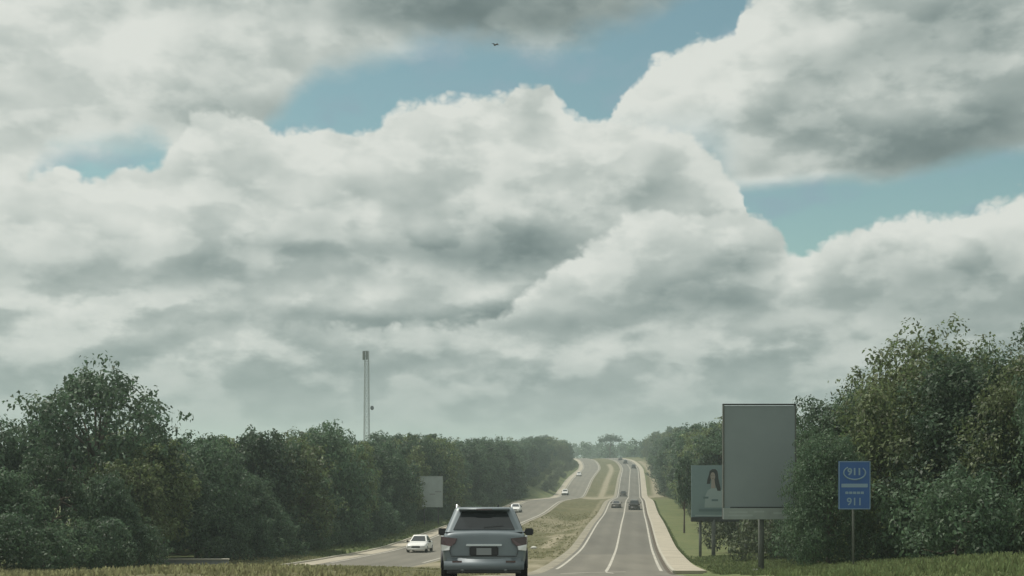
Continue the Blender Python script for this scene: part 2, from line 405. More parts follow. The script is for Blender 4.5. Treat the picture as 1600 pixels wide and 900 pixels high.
def hz(o, D):                     # ground height at cross offset o, distance D
    o = np.asarray(o, float); D = np.asarray(D, float); z = prof(D) + 0 * o
    q = np.clip((o + 13.6) / 9.2, 0, 1); bumpy = np.sin(np.pi * q)
    z = z + bumpy * (.28 * (1 - sst(D, 45, 85)) - .38 * sst(D, 90, 140)) * (1 - sst(D, 262, 285) * (1 - sst(D, 292, 310)))
    r = np.clip(o - 6.4, 0, 7.5)
    z = z + r * (.055 * (1 - sst(D, 70, 125)) * sst(D, 20, 45) + .03 + .05 * sst(D, 290, 330)) * (1 - .0 * r)
    l = np.clip(-o - 23.5, 0, 30)
    z = z + np.minimum(l, 8) * (.05 + .40 * sst(D, 300, 400) * (1 - sst(D, 560, 640)))
    return z
def P(o, D, dz=0.0): return Vector((float(axis(D)) + o, float(D), float(hz(o, D)) + dz))
def px_off(px, D): return (px - 800) / F * D - float(axis(D))      # cross offset of a photograph column at a distance
def onpx(px, D, dz=0.0): return P(px_off(px, D), D, dz)

ROWS = np.concatenate([np.arange(-300, -20, 20), np.arange(-20, 20, 5), np.arange(20, 140, 1.0), np.arange(140, 300, 2.0), np.arange(300, 800, 4.0), np.arange(800, 1200, 25), np.arange(1200, 3001, 150)])
def grid(name, offs, rows, zf, mat, kind='structure', smooth=True):
    offs = np.asarray(offs, float); rows = np.asarray(rows, float)
    O, D = np.meshgrid(offs, rows); X = axis(D) + O; Z = zf(O, D)
    V = np.stack([X, D, Z], -1).reshape(-1, 3); n = len(offs); Fc = []
    for i in range(len(rows) - 1):
        for j in range(n - 1):
            a = i * n + j; Fc.append((a, a + 1, a + n + 1, a + n))
    o = link(name, mesh(name, V, Fc, smooth), mat); o['kind'] = kind
    oa = o.data.attributes.new('off', 'FLOAT', 'POINT'); oa.data.foreach_set('value', O.ravel().astype(np.float32)); return o, O, D
def road_zone(o, D):              # 1 under anything paved
    o = np.asarray(o, float)
    a = (o > -4.65) & (o < 5.85); c = (o > -23.2) & (o < -13.5)
    return (a | c).astype(float)
go = np.unique(np.concatenate([np.array([-1500, -900, -500, -300, -200, -140, -100, -80, -65, -55]), np.arange(-48, -23.5, 1.6), [-23.3, -23.1, -21.4, -17.5, -13.75, -13.45], np.arange(-13.1, -4.9, .55), [-4.75, -4.55, -3.6, 0, 3.7, 5.75, 5.95, 6.4], np.arange(7, 12, .6), np.arange(12, 30, 1.2), [33, 38, 45, 55, 70, 90, 120, 160, 220, 320, 500, 900, 1500]]))
bump_cache = {}
def gz(O, D):
    Z = hz(O, D) - .07 * road_zone(O, D)
    W = np.zeros_like(Z)
    for i in range(Z.shape[0]):
        for j in range(Z.shape[1]):
            if D[i, j] < 700 and abs(O[i, j]) < 50: W[i, j] = mnoise.noise((O[i, j] * .45, D[i, j] * .25, 0)) * .10 + mnoise.noise((O[i, j] * .15, D[i, j] * .08, 5)) * .16
    return Z + W * (1 - road_zone(O, D)) * np.where((np.abs(O + 13.5) < .6) | (np.abs(O + 4.6) < .5) | (np.abs(O - 5.9) < .4) | (np.abs(O + 23.2) < .4), .15, 1)
ground, GO, GD = grid('ground', go, ROWS, gz, M['ground'])
dryv = (GO < -13) * (GO > -24) * (GD < 75) * .9 + ((GO > -13.7) & (GO < -4.4)).astype(float) * .95 + ((GO < -21) & (GO > -29)) * (1 - sst(GD, 85, 110)) * .9 + ((GO < -21) & (GO > -60)) * sst(GD, 110, 150) * .12 + (GO > 6) * .18 + (GO > 6) * (GO < 12) * sst(GD, 285, 330) * .55
TRACKS = [([(-13.4, 372), (-9, 380), (-4.6, 386)], 9.0, 1), ([(5.9, 380), (10, 384), (15, 386)], 9, .9), ([(8.6, 392), (8.9, 470), (8.4, 560), (7.8, 640)], 1.3, .9), ([(11.5, 400), (11.5, 640)], 3, .5),
    ([(-8.6, 395), (-8.2, 480), (-8.3, 560), (-8.6, 620)], 1.1, 1.0), ([(-13.2, 208), (-10, 186), (-7, 181), (-4.8, 192)], 2.6, .5), ([(-12.8, 180), (-9, 164), (-4.8, 170)], 2.4, .45),
    ([(px_off(875, 154), 154), (px_off(862, 141), 141), (px_off(853, 131.5), 131.5)], .75, 1), ([(px_off(868, 152), 152), (px_off(892, 152), 152)], 1.6, .7), ([(-12.8, 110), (-9, 103), (-5, 100)], 3.0, .6), ([(-13, 92), (-9, 90), (-5, 89)], 3.0, .8), ([(-13, 74), (-4.8, 74)], 7, 1), ([(-5.2, 84), (-5.2, 380)], .5, .45)]
bare = np.zeros_like(GO)
for pts, w, k in TRACKS:
    for (o0, d0), (o1, d1) in zip(pts, pts[1:]):
        ex, ey = o1 - o0, d1 - d0; L2 = ex * ex + ey * ey
        u = np.clip(((GO - o0) * ex + (GD - d0) * ey) / L2, 0, 1)
        dd = np.hypot(GO - o0 - u * ex, (GD - d0 - u * ey) * .6)
        bare = np.maximum(bare, k * np.clip(1.35 - dd / w, 0, 1))
ab_ = ground.data.attributes.new('bare', 'FLOAT', 'POINT'); ab_.data.foreach_set('value', np.clip(bare, 0, 1).ravel().astype(np.float32))
at_ = ground.data.attributes.new('dry', 'FLOAT', 'POINT'); at_.data.foreach_set('value', np.clip(dryv, 0, 1).ravel().astype(np.float32))

RR = ROWS[(ROWS >= -80) & (ROWS <= 900)]
def flat(O, D): return prof(D) + 0 * O
def strip(name, o0, o1, dz, mat, d0=-80, d1=900, n=2, rows=None):
    rr = RR[(RR >= d0) & (RR <= d1)] if rows is None else rows
    return grid(name, np.linspace(o0, o1, n), rr, lambda O, D: prof(D) + dz, mat)[0]
strip('road', -3.75, 3.75, 0, M['asphalt'], n=6)
strip('road', -21.4, -13.7, 0, M['asphalt_pale'], 64, n=4)
strip('road_band', -3.72, 3.72, .004, M['asphalt_pale'], 44, 112, n=4)  # paler band across both lanes of the near carriageway
strip('road_band', -3.72, 3.72, .004, M['asphalt_pale'], 226, 262, n=4)  # second paler band, farther along the same lanes
# pale gravel shoulders along both sides of the median
strip('gravel_shoulder', -4.6, -3.75, -.006, M['gravel'])
strip('gravel_shoulder', -13.7, -13.3, -.006, M['gravel'], 64)
strip('paved_shoulder', -23.1, -21.4, -.004, M['concrete'], 70)
# the raised concrete walk on the right with its kerb and dirty gutter
def walk(O, D): return prof(D) + .13
wr = RR[RR >= 76]
flare = lambda D: .2 * (1 - sst(D, 76, 92))
def prism(name, oL, oR, dz, mat, rows, depth=.3):
    """a kerb or walk: top sheet with both sides, offsets may vary with distance"""
    V, Fc = [], []
    for D in rows:
        l, r = oL(D), oR(D); z = float(prof(D)) + dz; x = float(axis(D))
        V += [(x + l, D, z - depth), (x + l, D, z), (x + r, D, z), (x + r, D, z - depth)]
    for i in range(len(rows) - 1):
        a = i * 4
        for k in range(3): Fc.append((a + k, a + k + 1, a + k + 5, a + k + 4))
    n = len(rows) * 4; Fc += [(0, 3, 2, 1), (n - 4, n - 3, n - 2, n - 1)]
    o = link(name, mesh(name, V, Fc), mat); o['kind'] = 'structure'; return o
prism('sidewalk', lambda D: 4.22, lambda D: 5.85 + flare(D), .13, M['concrete'], wr)
prism('kerb', lambda D: 4.02, lambda D: 4.215, .14, M['kerb'], wr)
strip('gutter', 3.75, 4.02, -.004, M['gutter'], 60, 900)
prism('kerb', lambda D: -23.3, lambda D: -23.1, .10, M['kerb'], RR[RR >= 60])
# painted lines
LW = .2
strip('road_marking', -3.45, -3.45 + LW, .008, M['paint'], 84, 900)
strip('road_marking', -LW / 2, LW / 2, .008, M['paint'], 80, 900)
strip('road_marking', 3.35, 3.35 + LW, .008, M['paint'], 80, 900)
strip('road_marking', -14.2, -14.2 + LW, .004, M['paint'], 96, 900)
strip('road_marking', -21.1, -21.1 + LW, .004, M['paint'], 96, 900)
# median opening in front, and the dirt crossing further on
def ribbon(name, pts, w, mat, dz=.03, follow=True, steps=14):
    """a track laid on the ground through (offset, distance) points"""
    pts = np.array(pts, float); tt = np.linspace(0, len(pts) - 1, steps * (len(pts) - 1) + 1)
    q = np.stack([np.interp(tt, range(len(pts)), pts[:, 0]), np.interp(tt, range(len(pts)), pts[:, 1])], -1)
    V, Fc = [], []
    for i, (o, D) in enumerate(q):
        d = q[min(i + 1, len(q) - 1)] - q[max(i - 1, 0)]; d /= np.hypot(*d) + 1e-9; nn = np.array([-d[1], d[0]])
        ww = w * (1 + .25 * mnoise.noise((o * .7, D * .3, 2)))
        for s_ in (-1, -.33, .33, 1):
            a = np.array([o, D]) + nn * s_ * ww / 2; V.append(P(a[0], a[1], dz - (.03 if abs(s_) == 1 else 0)))
    for i in range(len(q) - 1):
        for k in range(3): Fc.append((i * 4 + k, i * 4 + k + 1, i * 4 + k + 5, i * 4 + k + 4))
    o = link(name, mesh(name, V, Fc, True), mat); o['kind'] = 'structure'; return o
ribbon('road_marking', [(1.2, 78.5), (-1.0, 77), (-2.5, 73)], .30, M['paint'], .012)
ribbon('road_marking', [(0, 80), (.1, 77), (.6, 74)], .26, M['paint'], .012)

# ------------------------------------------------------------------ haze: one closed box of even air round everything
HAZE = 0.00045
hm = bpy.data.materials.new('haze'); hm.use_nodes = True; ht = hm.node_tree; ht.nodes.clear()
hv = ht.nodes.new('ShaderNodeVolumePrincipled'); hv.inputs['Density'].default_value = HAZE; hv.inputs['Color'].default_value = (.73, .87, .88, 1); hv.inputs['Anisotropy'].default_value = .2
ho = ht.nodes.new('ShaderNodeOutputMaterial'); ht.links.new(hv.outputs[0], ho.inputs['Volume'])
hb = MB(); hb.box((0, 1345, 10.5), (3600, 3500, 53)); haze = hb.build('haze', hm); haze['kind'] = 'stuff'

# ------------------------------------------------------------------ trees
def unit(n):
    v = rng.normal(size=(n, 3)); return v / np.linalg.norm(v, axis=1)[:, None]
def leaves(cent, norm, size, aspect=.55):
    """rhombic leaf sprays at cent facing about norm"""
    n = len(cent); a = unit(n); a = a - norm * (a * norm).sum(1)[:, None]; a /= np.linalg.norm(a, axis=1)[:, None] + 1e-9
    b = np.cross(norm, a); s = size * rng.uniform(.65, 1.35, n); s = s[:, None]
    droop = np.array([0, 0, -.25])
    V = np.stack([cent - a * s * .5, cent + b * s * aspect * .5 , cent + a * s * .5 + droop * s, cent - b * s * aspect * .5], 1)
    return V.reshape(-1, 3)
def clump(c, r, n, size, flat=.7, fill=.55):
    d = unit(n); rad = r * (fill + (1 - fill) * rng.random(n) ** .5)
    wob = 1 + .25 * np.sin(d[:, 0] * 5 + c[0]) * np.cos(d[:, 1] * 4 + c[1])
    pos = np.asarray(c) + d * (rad * wob)[:, None] * np.array([1, 1, flat])
    nn = d + unit(n) * .75 + np.array([0, 0, .45]); nn /= np.linalg.norm(nn, axis=1)[:, None]
    return leaves(pos, nn, size)
def make_tree(h, w, nl, nclump, lsize, per, base=.28, shape='round', seed=0, open_=False):
    """returns (trunk mesh, crown mesh) of a tree of height h and crown width w standing at the origin"""
    global rng
    rng = np.random.default_rng(seed); rnd = random.Random(seed)
    tr = MB(); lean = (rnd.uniform(-.5, .5), rnd.uniform(-.5, .5))
    zt = h * (.62 if shape != 'umbrella' else .8)
    tp = [(lean[0] * f * f, lean[1] * f * f, zt * f) for f in (0, .15, .4, .7, 1)]
    r0 = h * .020
    tr.tube([(0, 0, -.4)] + tp, [r0 * 1.5, r0 * 1.3, r0, r0 * .85, r0 * .6, r0 * .3], 7)
    tips = []
    for i in range(nclump):
        ang = 2.4 * i + rnd.uniform(-.4, .4); f = (i + .5) / nclump
        if shape == 'umbrella':
            rr = w / 2 * math.sqrt(f) * rnd.uniform(.8, 1.05); zz = h * (.97 - .13 * (rr / (w / 2)) ** 2) - rnd.random() * h * .06
        elif shape == 'tall':
            zz = h * (base + (.95 - base) * f); k = (zz / h - base) / (1 - base); rr = w / 2 * (math.sin(math.pi * min(1, .18 + .80 * k)) ** .8) * rnd.uniform(.35, 1.0)
        elif shape == 'dome':
            ph = math.acos(1 - 1.0 * f); zz = h * base + (h * (1 - base)) * math.cos(ph) * rnd.uniform(.86, 1.0) - h * .05; rr = w / 2 * math.sin(ph) * rnd.uniform(.85, 1.03)
        else:
            k = f ** .8; zz = h * (base + (.93 - base) * k); rr = w / 2 * math.sqrt(max(.05, 1 - ((zz / h - base - .25 * (1 - base)) / (.80 * (1 - base))) ** 2)) * rnd.uniform(.25, 1.0) ** .6
        tips.append((rr * math.cos(ang) + lean[0] * .7, rr * math.sin(ang) + lean[1] * .7, zz))
    for i, t_ in enumerate(tips):
        if i % max(1, nclump // nl) == 0:
            s0 = rnd.uniform(.35, .95) if t_[2] > zt * .6 else rnd.uniform(.25, .5)
            a = Vector((lean[0] * s0 * s0, lean[1] * s0 * s0, min(zt * s0, t_[2] - .3 if t_[2] > 1 else .4))); e = Vector(t_); m_ = a.lerp(e, .5) + Vector((0, 0, -.06 * h if not open_ else .02 * h))
            tr.tube([a, m_, e], [r0 * .42, r0 * .28, r0 * .10], 5)
    L = []
    for t_ in tips:
        rc = w * (.115 if open_ else .185) * rnd.uniform(.7, 1.35)
        n = int(per * rnd.uniform(.7, 1.3))
        L.append(clump(t_, rc, n, lsize, .72 if shape != 'umbrella' else .45, .5))
        for _ in range(3):          # ragged sprigs breaking the outline
            d = unit(1)[0]; d[2] = abs(d[2]) * .8 + .1
            L.append(clump(np.array(t_) + d * rc * rnd.uniform(1.0, 1.25), rc * .36, n // 10 + 4, lsize * .9, .8, .3))
    V = np.concatenate(L)
    crown = quads_mesh('crown', V, len(V) // 4)
    trunk = mesh('trunk', tr.V, tr.F, True); trunk.materials.append(M['bark'])
    return trunk, crown, float(np.percentile(V[:, 2], 99.7)), float(np.percentile(np.hypot(V[:, 0], V[:, 1]), 97)) * 2
def put_tree(kind, name, loc, rz, sx, sz, label, cat='tree', group=None, mat=None):
    tr, cr = kind[:2]
    o = empty(name, loc, rz); o.scale = (sx, sx, sz); tag(o, label, cat, group)
    link('trunk', tr, None, o)
    c = link('crown', cr, None, o)
    if not cr.materials: cr.materials.append(mat or M['leaf'])
    return o
def variants(n, f, mat):
    out = []
    for i in range(n):
        k = f(i); k[1].materials.append(mat[i % len(mat)]); out.append(k)
    return out
# forest kinds, 10 m tall and 7 m wide before scaling
fk = variants(7, lambda i: make_tree(10, 7.2, 9, 44, .33, 230, base=.10 + .03 * (i % 3), shape=('round', 'tall', 'round', 'dome')[i % 4], seed=20 + i), [M['leaf'], M['leaf'], M['leaf_warm'], M['leaf']])
fo = variants(3, lambda i: make_tree(10, 7.5, 12, 26, .32, 170, base=.45, shape=('round', 'umbrella', 'dome')[i], seed=50 + i, open_=True), [M['leaf']])
fn = variants(4, lambda i: make_tree(10, 8, 12, 74, .21, 420, base=.06, shape=('dome', 'round', 'dome', 'round')[i], seed=70 + i), [M['leaf_warm'], M['leaf'], M['leaf_warm'], M['leaf']])
bk = variants(5, lambda i: make_tree(2.4, 3.4, 5, 16, .15, 280, base=.08, shape='round', seed=90 + i), [M['leaf'], M['leaf_pale'], M['leaf'], M['leaf_warm'], M['leaf']])

# skyline of the photograph: column -> row of the treetops (left and right of the road)
SKL = np.array([(-200, 672), (0, 668), (130, 664), (240, 676), (285, 680), (330, 690), (380, 693), (430, 694), (460, 682), (500, 674), (540, 690), (600, 684), (650, 686), (700, 692), (740, 689), (800, 690), (850, 684), (885, 690), (960, 690)], float)
SKR = np.array([(960, 690), (1000, 688), (1030, 672), (1060, 662), (1130, 658), (1200, 668), (1250, 672), (1285, 655), (1325, 625), (1375, 600), (1400, 575), (1600, 560), (1700, 540), (2200, 530)], float)
def skytop(px, side): S_ = SKL if side < 0 else SKR; return float(np.interp(px, S_[:, 0], S_[:, 1]))
rf = random.Random(11)
GL = 'trees of the forest wall beyond the oncoming lanes'
GR = 'trees of the forest beside the near lanes'
def forest_label(side, px, D, o):
    row = 'front' if (o > -33 if side < 0 else o < 19) else 'rear'
    if side < 0:
        where = ('in the forest below the tall open-crowned tree' if px < 285 else 'in the left forest just before the lattice tower' if px < 545 else
                 'in the left forest at the foot of the lattice tower' if px < 640 else 'in the left forest around the pale board back' if px < 712 else
                 'in the left forest above the grey car' if px < 830 else 'in the left forest over the far green bank')
    else:
        where = ('in the forest beyond the dark bush and blue sign' if px > 1450 else 'in the near-side forest behind the tall blank board' if px > 1130 else 'in the near-side forest around the woman poster' if px > 1078 else
                 'in the near-side forest by the slender tree' if px > 1040 else 'on the far rise beside the dirt path')
    return ('dark front-row broadleaf tree ' if row == 'front' else 'rear-row broadleaf tree ') + where
def forest_tree(side, o, D, lift=0.0, hmax=16):
    px = 800 + F * (float(axis(D)) + o) / D
    b_ = P(o, D, 0); row = skytop(px, side)
    top = (HY - row) / F * D
    h = min(max(top - b_.z, 5.0), hmax) * (rf.uniform(.78, 1.05) if rf.random() < .8 or side > 0 else rf.uniform(1.02, 1.12)) - lift
    if h < 3.5: h = 3.5
    if side < 0 and 632 < px < 712 and 130 < D < 178 and o > -35: return
    kinds = fk if rf.random() < .82 else fo
    k = kinds[rf.randrange(len(kinds))]
    wsc = h / 10 * rf.uniform(.9, 1.25)
    put_tree(k, 'forest_tree', b_, rf.uniform(0, 6.28), wsc * .9, h / k[2], forest_label(side, px, D, o), 'tree', GL if side < 0 else GR)
D = 64.0
while D < 690:
    st = 5.0 if D < 200 else (7.5 if D < 400 else 11)
    edge = -29.5 if D < 300 else -29.5 - 4.5 * float(sst(D, 300, 380)) * (1 - float(sst(D, 520, 600)))
    forest_tree(-1, edge + rf.uniform(-1.6, .6), D + rf.uniform(-1, 1), rf.uniform(0, 1.6)); D += st
D = 66.0
while D < 660:
    st = 7.0 if D < 200 else (11 if D < 400 else 16)
    forest_tree(-1, -37 + rf.uniform(-2, 2), D + rf.uniform(-2, 2)); D += st
D = 70.0
while D < 330:
    forest_tree(-1, -47 + rf.uniform(-3, 3), D + rf.uniform(-2, 2)); D += 13
D = 84.0
while D < 680:
    st = 6.0 if D < 200 else (8.5 if D < 400 else 13)
    forest_tree(1, (15.5 if D < 160 else 14.2) + rf.uniform(-.6, 1.8), D + rf.uniform(-1, 1), rf.uniform(0, 1.6), 17); D += st
D = 84.0
while D < 660:
    st = 9.0 if D < 200 else 16
    forest_tree(1, 23 + rf.uniform(-2, 2), D + rf.uniform(-2, 2), 0, 17); D += st

# the near trees with labels of their own
def by_px(px, D, top, kind, wpx, name, label, cat='tree', mat=None, rz=0.0, sink=0.0, group=None):
    b_ = onpx(px, D, -sink); h = (HY - top) / F * D - b_.z
    return put_tree(kind, name, b_, rz, wpx / F * D / kind[3], h / kind[2], label, cat, group, mat)
big = make_tree(10, 8.6, 20, 66, .26, 150, base=.30, shape='dome', seed=131, open_=True); big[1].materials.append(M['leaf'])
by_px(152, 84, 568, big, 285, 'broadleaf_tree', 'tall open-crowned tree with sky showing through its leafy dome')
umb = make_tree(10, 9, 10, 22, .5, 110, base=.6, shape='umbrella', seed=140); umb[1].materials.append(M['leaf'])
by_px(953, 745, 678, umb, 37, 'umbrella_tree', 'flat-topped umbrella tree standing out on the skyline over the road crest')
slim = make_tree(10, 5, 7, 22, .4, 110, base=.42, shape='tall', seed=150); slim[1].materials.append(M['leaf'])
by_px(1069, 152, 708, slim, 40, 'slender_tree', 'slender tree with a bare thin trunk on the grass before the woman poster')
for px_, D_, top_, k_, w_, rz_, lab in [
    (1446, 62, 520, 0, 320, .3, 'tallest broad leafy tree rising behind the blue sign'),
    (1338, 68, 602, 1, 235, 1.9, 'bushy tree directly behind the blue sign, lower than its neighbours'),
    (1545, 58, 545, 3, 300, 4.0, 'full rounded tree with pale leaf tips beyond the blue sign'),
    (1622, 55, 528, 2, 260, 2.2, 'broad tree cut by the edge of the view beside the dark bush'),
    (1272, 76, 660, 3, 140, 5.2, 'dim leafy tree whose branches reach behind the edge of the tall blank board'),
    (1716, 50, 400, 1, 225, 3.3, 'highest tree at the edge of the view, only a few leafy tips showing'),
    (1392, 74, 588, 2, 220, 0.7, 'wide leafy tree filling the gap between the bushy and the tallest tree'),
    (1294, 59, 676, 3, 130, 1.1, 'low leafy tree overhanging the edge of the tall blank board'),
    (1500, 74, 556, 1, 280, 2.7, 'leafy tree standing back behind the full rounded tree')]:
    by_px(px_, D_, top_, fn[k_], w_ * 1.06, 'broadleaf_tree', lab, rz=rz_)
for o_, D_ in ((27, 58), (33, 50), (31, 68), (40, 62), (26, 44), (36, 80), (46, 74)):
    forest_tree(1, o_, D_, 0, 11)
for o_, D_ in ((-31, 56), (-35, 50), (-41, 60), (-44, 50)):
    forest_tree(-1, o_, D_, 0, 9)
def bush(o, D, s, label, group, k=None, rz=None):
    px = 800 + F * (float(axis(D)) + o) / D
    if (D < 92 and 225 < px < 375) or (640 < px < 705 and D < 176) : return
    b_ = P(o, D, -.1); kk = bk[rf.randrange(len(bk)) if k is None else k]
    return put_tree(kk, 'bush', b_, rf.uniform(0, 6.28) if rz is None else rz, s * rf.uniform(.9, 1.2), s * rf.uniform(.8, 1.15), label, 'bush', group)
D = 60.0
while D < 330:
    bush(-27.3 + rf.uniform(-1.2, .3), D, rf.uniform(.8, 1.4), 'low dark bush at the forest foot ' + ('beside the low wall' if D < 100 else 'near the first oncoming cars' if D < 150 else 'around the pale board back' if D < 215 else 'up to the first bend of the far lanes'), 'undergrowth bushes beyond the oncoming lanes', k=rf.choice((0, 2, 4))); D += 3.6 if D < 160 else 6
D = 400.0
while D < 620:
    for q in range(2): bush(-25.5 - 4 * q + rf.uniform(-1.5, .5), D + rf.uniform(-3, 3), rf.uniform(.7, 1.2), 'small pale bush on the green bank beyond the oncoming lanes', 'bushes on the far green bank', k=(1, 3)[q % 2])
    D += 15
D = 128.0
while D < 380:
    bush((13.6 if D < 170 else 12.4) + rf.uniform(-.4, 1.2), D, rf.uniform(.7, 1.3), 'low bush along the near forest edge ' + ('by the woman poster' if D < 140 else 'by the slender tree' if D < 215 else 'towards the dirt crossing'), 'bushes along the near forest edge'); D += 6
for px_, D_, s_, lab, k_ in [
    (1492, 49.5, 1.25, 'large dark bush on the grass beyond the blue sign', 0),
    (1380, 70, 1.6, 'green bush behind the pole of the blue sign', 2),
    (1290, 84, 1.8, 'bush under the low branches between tall board and blue sign', 4),
    (1212, 94, 1.7, 'pale-leaved bush behind the pole of the tall blank board', 1),
    (1256, 90, 1.5, 'pale bush a little to the side of the tall blank board', 1),
    (1160, 112, 1.7, 'bush behind the poster stand, under the bottom edge of the tall board', 1),
    (1590, 54, 1.6, 'leafy bush at the edge of the view behind the large dark bush', 2),
    (1435, 58, 1.5, 'bush between the blue sign and the large dark bush', 0)]:
    b_ = onpx(px_, D_, -.1)
    put_tree(bk[k_], 'bush', b_, rf.uniform(0, 6), s_, s_ * 1.05, lab, 'bush')

# ------------------------------------------------------------------ the far wood beyond the crest: one mass
rng = np.random.default_rng(5); L = []
for i in range(620):
    D_ = rng.uniform(690, 1150); o_ = rng.uniform(-260, 230)
    ax = float(axis(D_))
    if D_ < 780 and -26 < o_ < 11: continue
    z_ = float(prof(D_)); h_ = rng.uniform(8, 13)
    tops = (HY - 688.5) / F * D_
    h_ = float(np.clip(tops - z_ + rng.uniform(-3.5, 1.5), 4, 20))
    for q in range(7):
        c_ = np.array([ax + o_ + rng.uniform(-3, 3), D_ + rng.uniform(-3, 3), z_ + h_ * rng.uniform(.3, .85)])
        L.append(clump(c_, rng.uniform(2, 3.2), 26, 1.5, .75, .4))
for i in range(150):        # depth of the forest behind the rows on either side
    D_ = rng.uniform(260, 690); sd_ = rng.choice([-1, 1]); o_ = rng.uniform(48, 120) * -1 if sd_ < 0 else rng.uniform(30, 90)
    z_ = float(prof(D_)); px_ = 800 + F * (float(axis(D_)) + o_) / D_
    h_ = (HY - skytop(px_, sd_)) / F * D_ - z_ + rng.uniform(-2.5, 0)
    if h_ < 5: h_ = 5
    h_ = min(h_, 14)
    for q in range(7):
        c_ = np.array([float(axis(D_)) + o_ + rng.uniform(-3, 3), D_ + rng.uniform(-3, 3), z_ + h_ * rng.uniform(.35, .85)])
        L.append(clump(c_, rng.uniform(1.8, 2.8), 30, 1.0, .75, .4))
V = np.concatenate(L); wood = link('far_forest', quads_mesh('far_forest', V, len(V) // 4), M['leaf']); wood['kind'] = 'stuff'

# ------------------------------------------------------------------ grass tufts along verges and median
rng = np.random.default_rng(6)
def tufts(name, spots, hgt, mat):
    """spots: list of (o, D, scale)"""
    Q = []
    for o_, D_, s_ in spots:
        b_ = P(o_, D_, -.02)
        for k in range(6):
            a = rng.uniform(0, 6.28); d = np.array([math.cos(a), math.sin(a), 0]); n_ = np.array([-d[1], d[0], 0]); h_ = hgt * s_ * rng.uniform(.6, 1.3); w_ = .026 * s_ + .012
            p = np.array(b_) + d * rng.uniform(0, .16); tip = p + d * h_ * rng.uniform(.2, .6) + np.array([0, 0, h_])
            Q += [p - n_ * w_, p + n_ * w_, tip + n_ * w_ * .3, tip - n_ * w_ * .3]
    o = link(name, quads_mesh(name, np.array(Q), len(Q) // 4), mat); o['kind'] = 'stuff'; return o
U = rng.uniform
tufts('grass', [(U(6.1 + .3 * (D_ < 88), 16), D_, U(.7, 1.4)) for D_ in U(24, 105, 6500)] + [(5.98 + abs(rng.normal(0, .10)), D_, U(.5, .9)) for D_ in U(96, 285, 1800)] + [(U(-27.5, -23.5), D_, U(.9, 1.8)) for D_ in U(105, 300, 2500)], .15, M['grass'])
tufts('dry_grass', [(U(-13.2, -4.7), D_, U(.7, 1.3)) for D_ in U(22, 62, 2600)] + [(U(-13.2, -4.7), D_, U(.7, 1.3)) for D_ in U(104, 230, 1300)] + [(U(-29, -23.4), D_, U(.8, 1.6)) for D_ in U(50, 105, 2500)] + [(U(-23, -13.5), D_, U(.7, 1.3)) for D_ in U(30, 63, 1800)], .11, M['dry_grass'])

# ------------------------------------------------------------------ vehicles
M['rubber'] = material('rubber', (.018, .018, .018), .85, spec=.2)
M['rim'] = material('rim', (.30, .31, .32), .35, metal=.8)
M['glass'] = material('glass', (.026, .031, .034), .08, spec=.6, coat=.3)
M['trim'] = material('trim', (.022, .024, .026), .55)
M['red_lamp'] = material('red_lamp', (.055, .018, .018), .2, coat=.8)
M['clear_lamp'] = material('clear_lamp', (.75, .76, .76), .15, coat=1, spec=.8)
M['chrome'] = material('chrome', (.55, .57, .58), .2, metal=1)
M['plate'] = material('plate', (.22, .24, .245), .5)
M['paint_grey'] = material('paint_grey', (.155, .188, .205), .45, metal=.15, coat=.35, var=.06, scale=1.5)
M['paint_white'] = material('paint_white', (.78, .78, .75), .35, coat=.6, var=.03, scale=2)
M['paint_dark'] = material('paint_dark', (.034, .029, .025), .35, coat=.7, var=.1, scale=2)
M['paint_silver'] = material('paint_silver', (.17, .16, .145), .35, metal=.4, coat=.6, var=.05, scale=2)

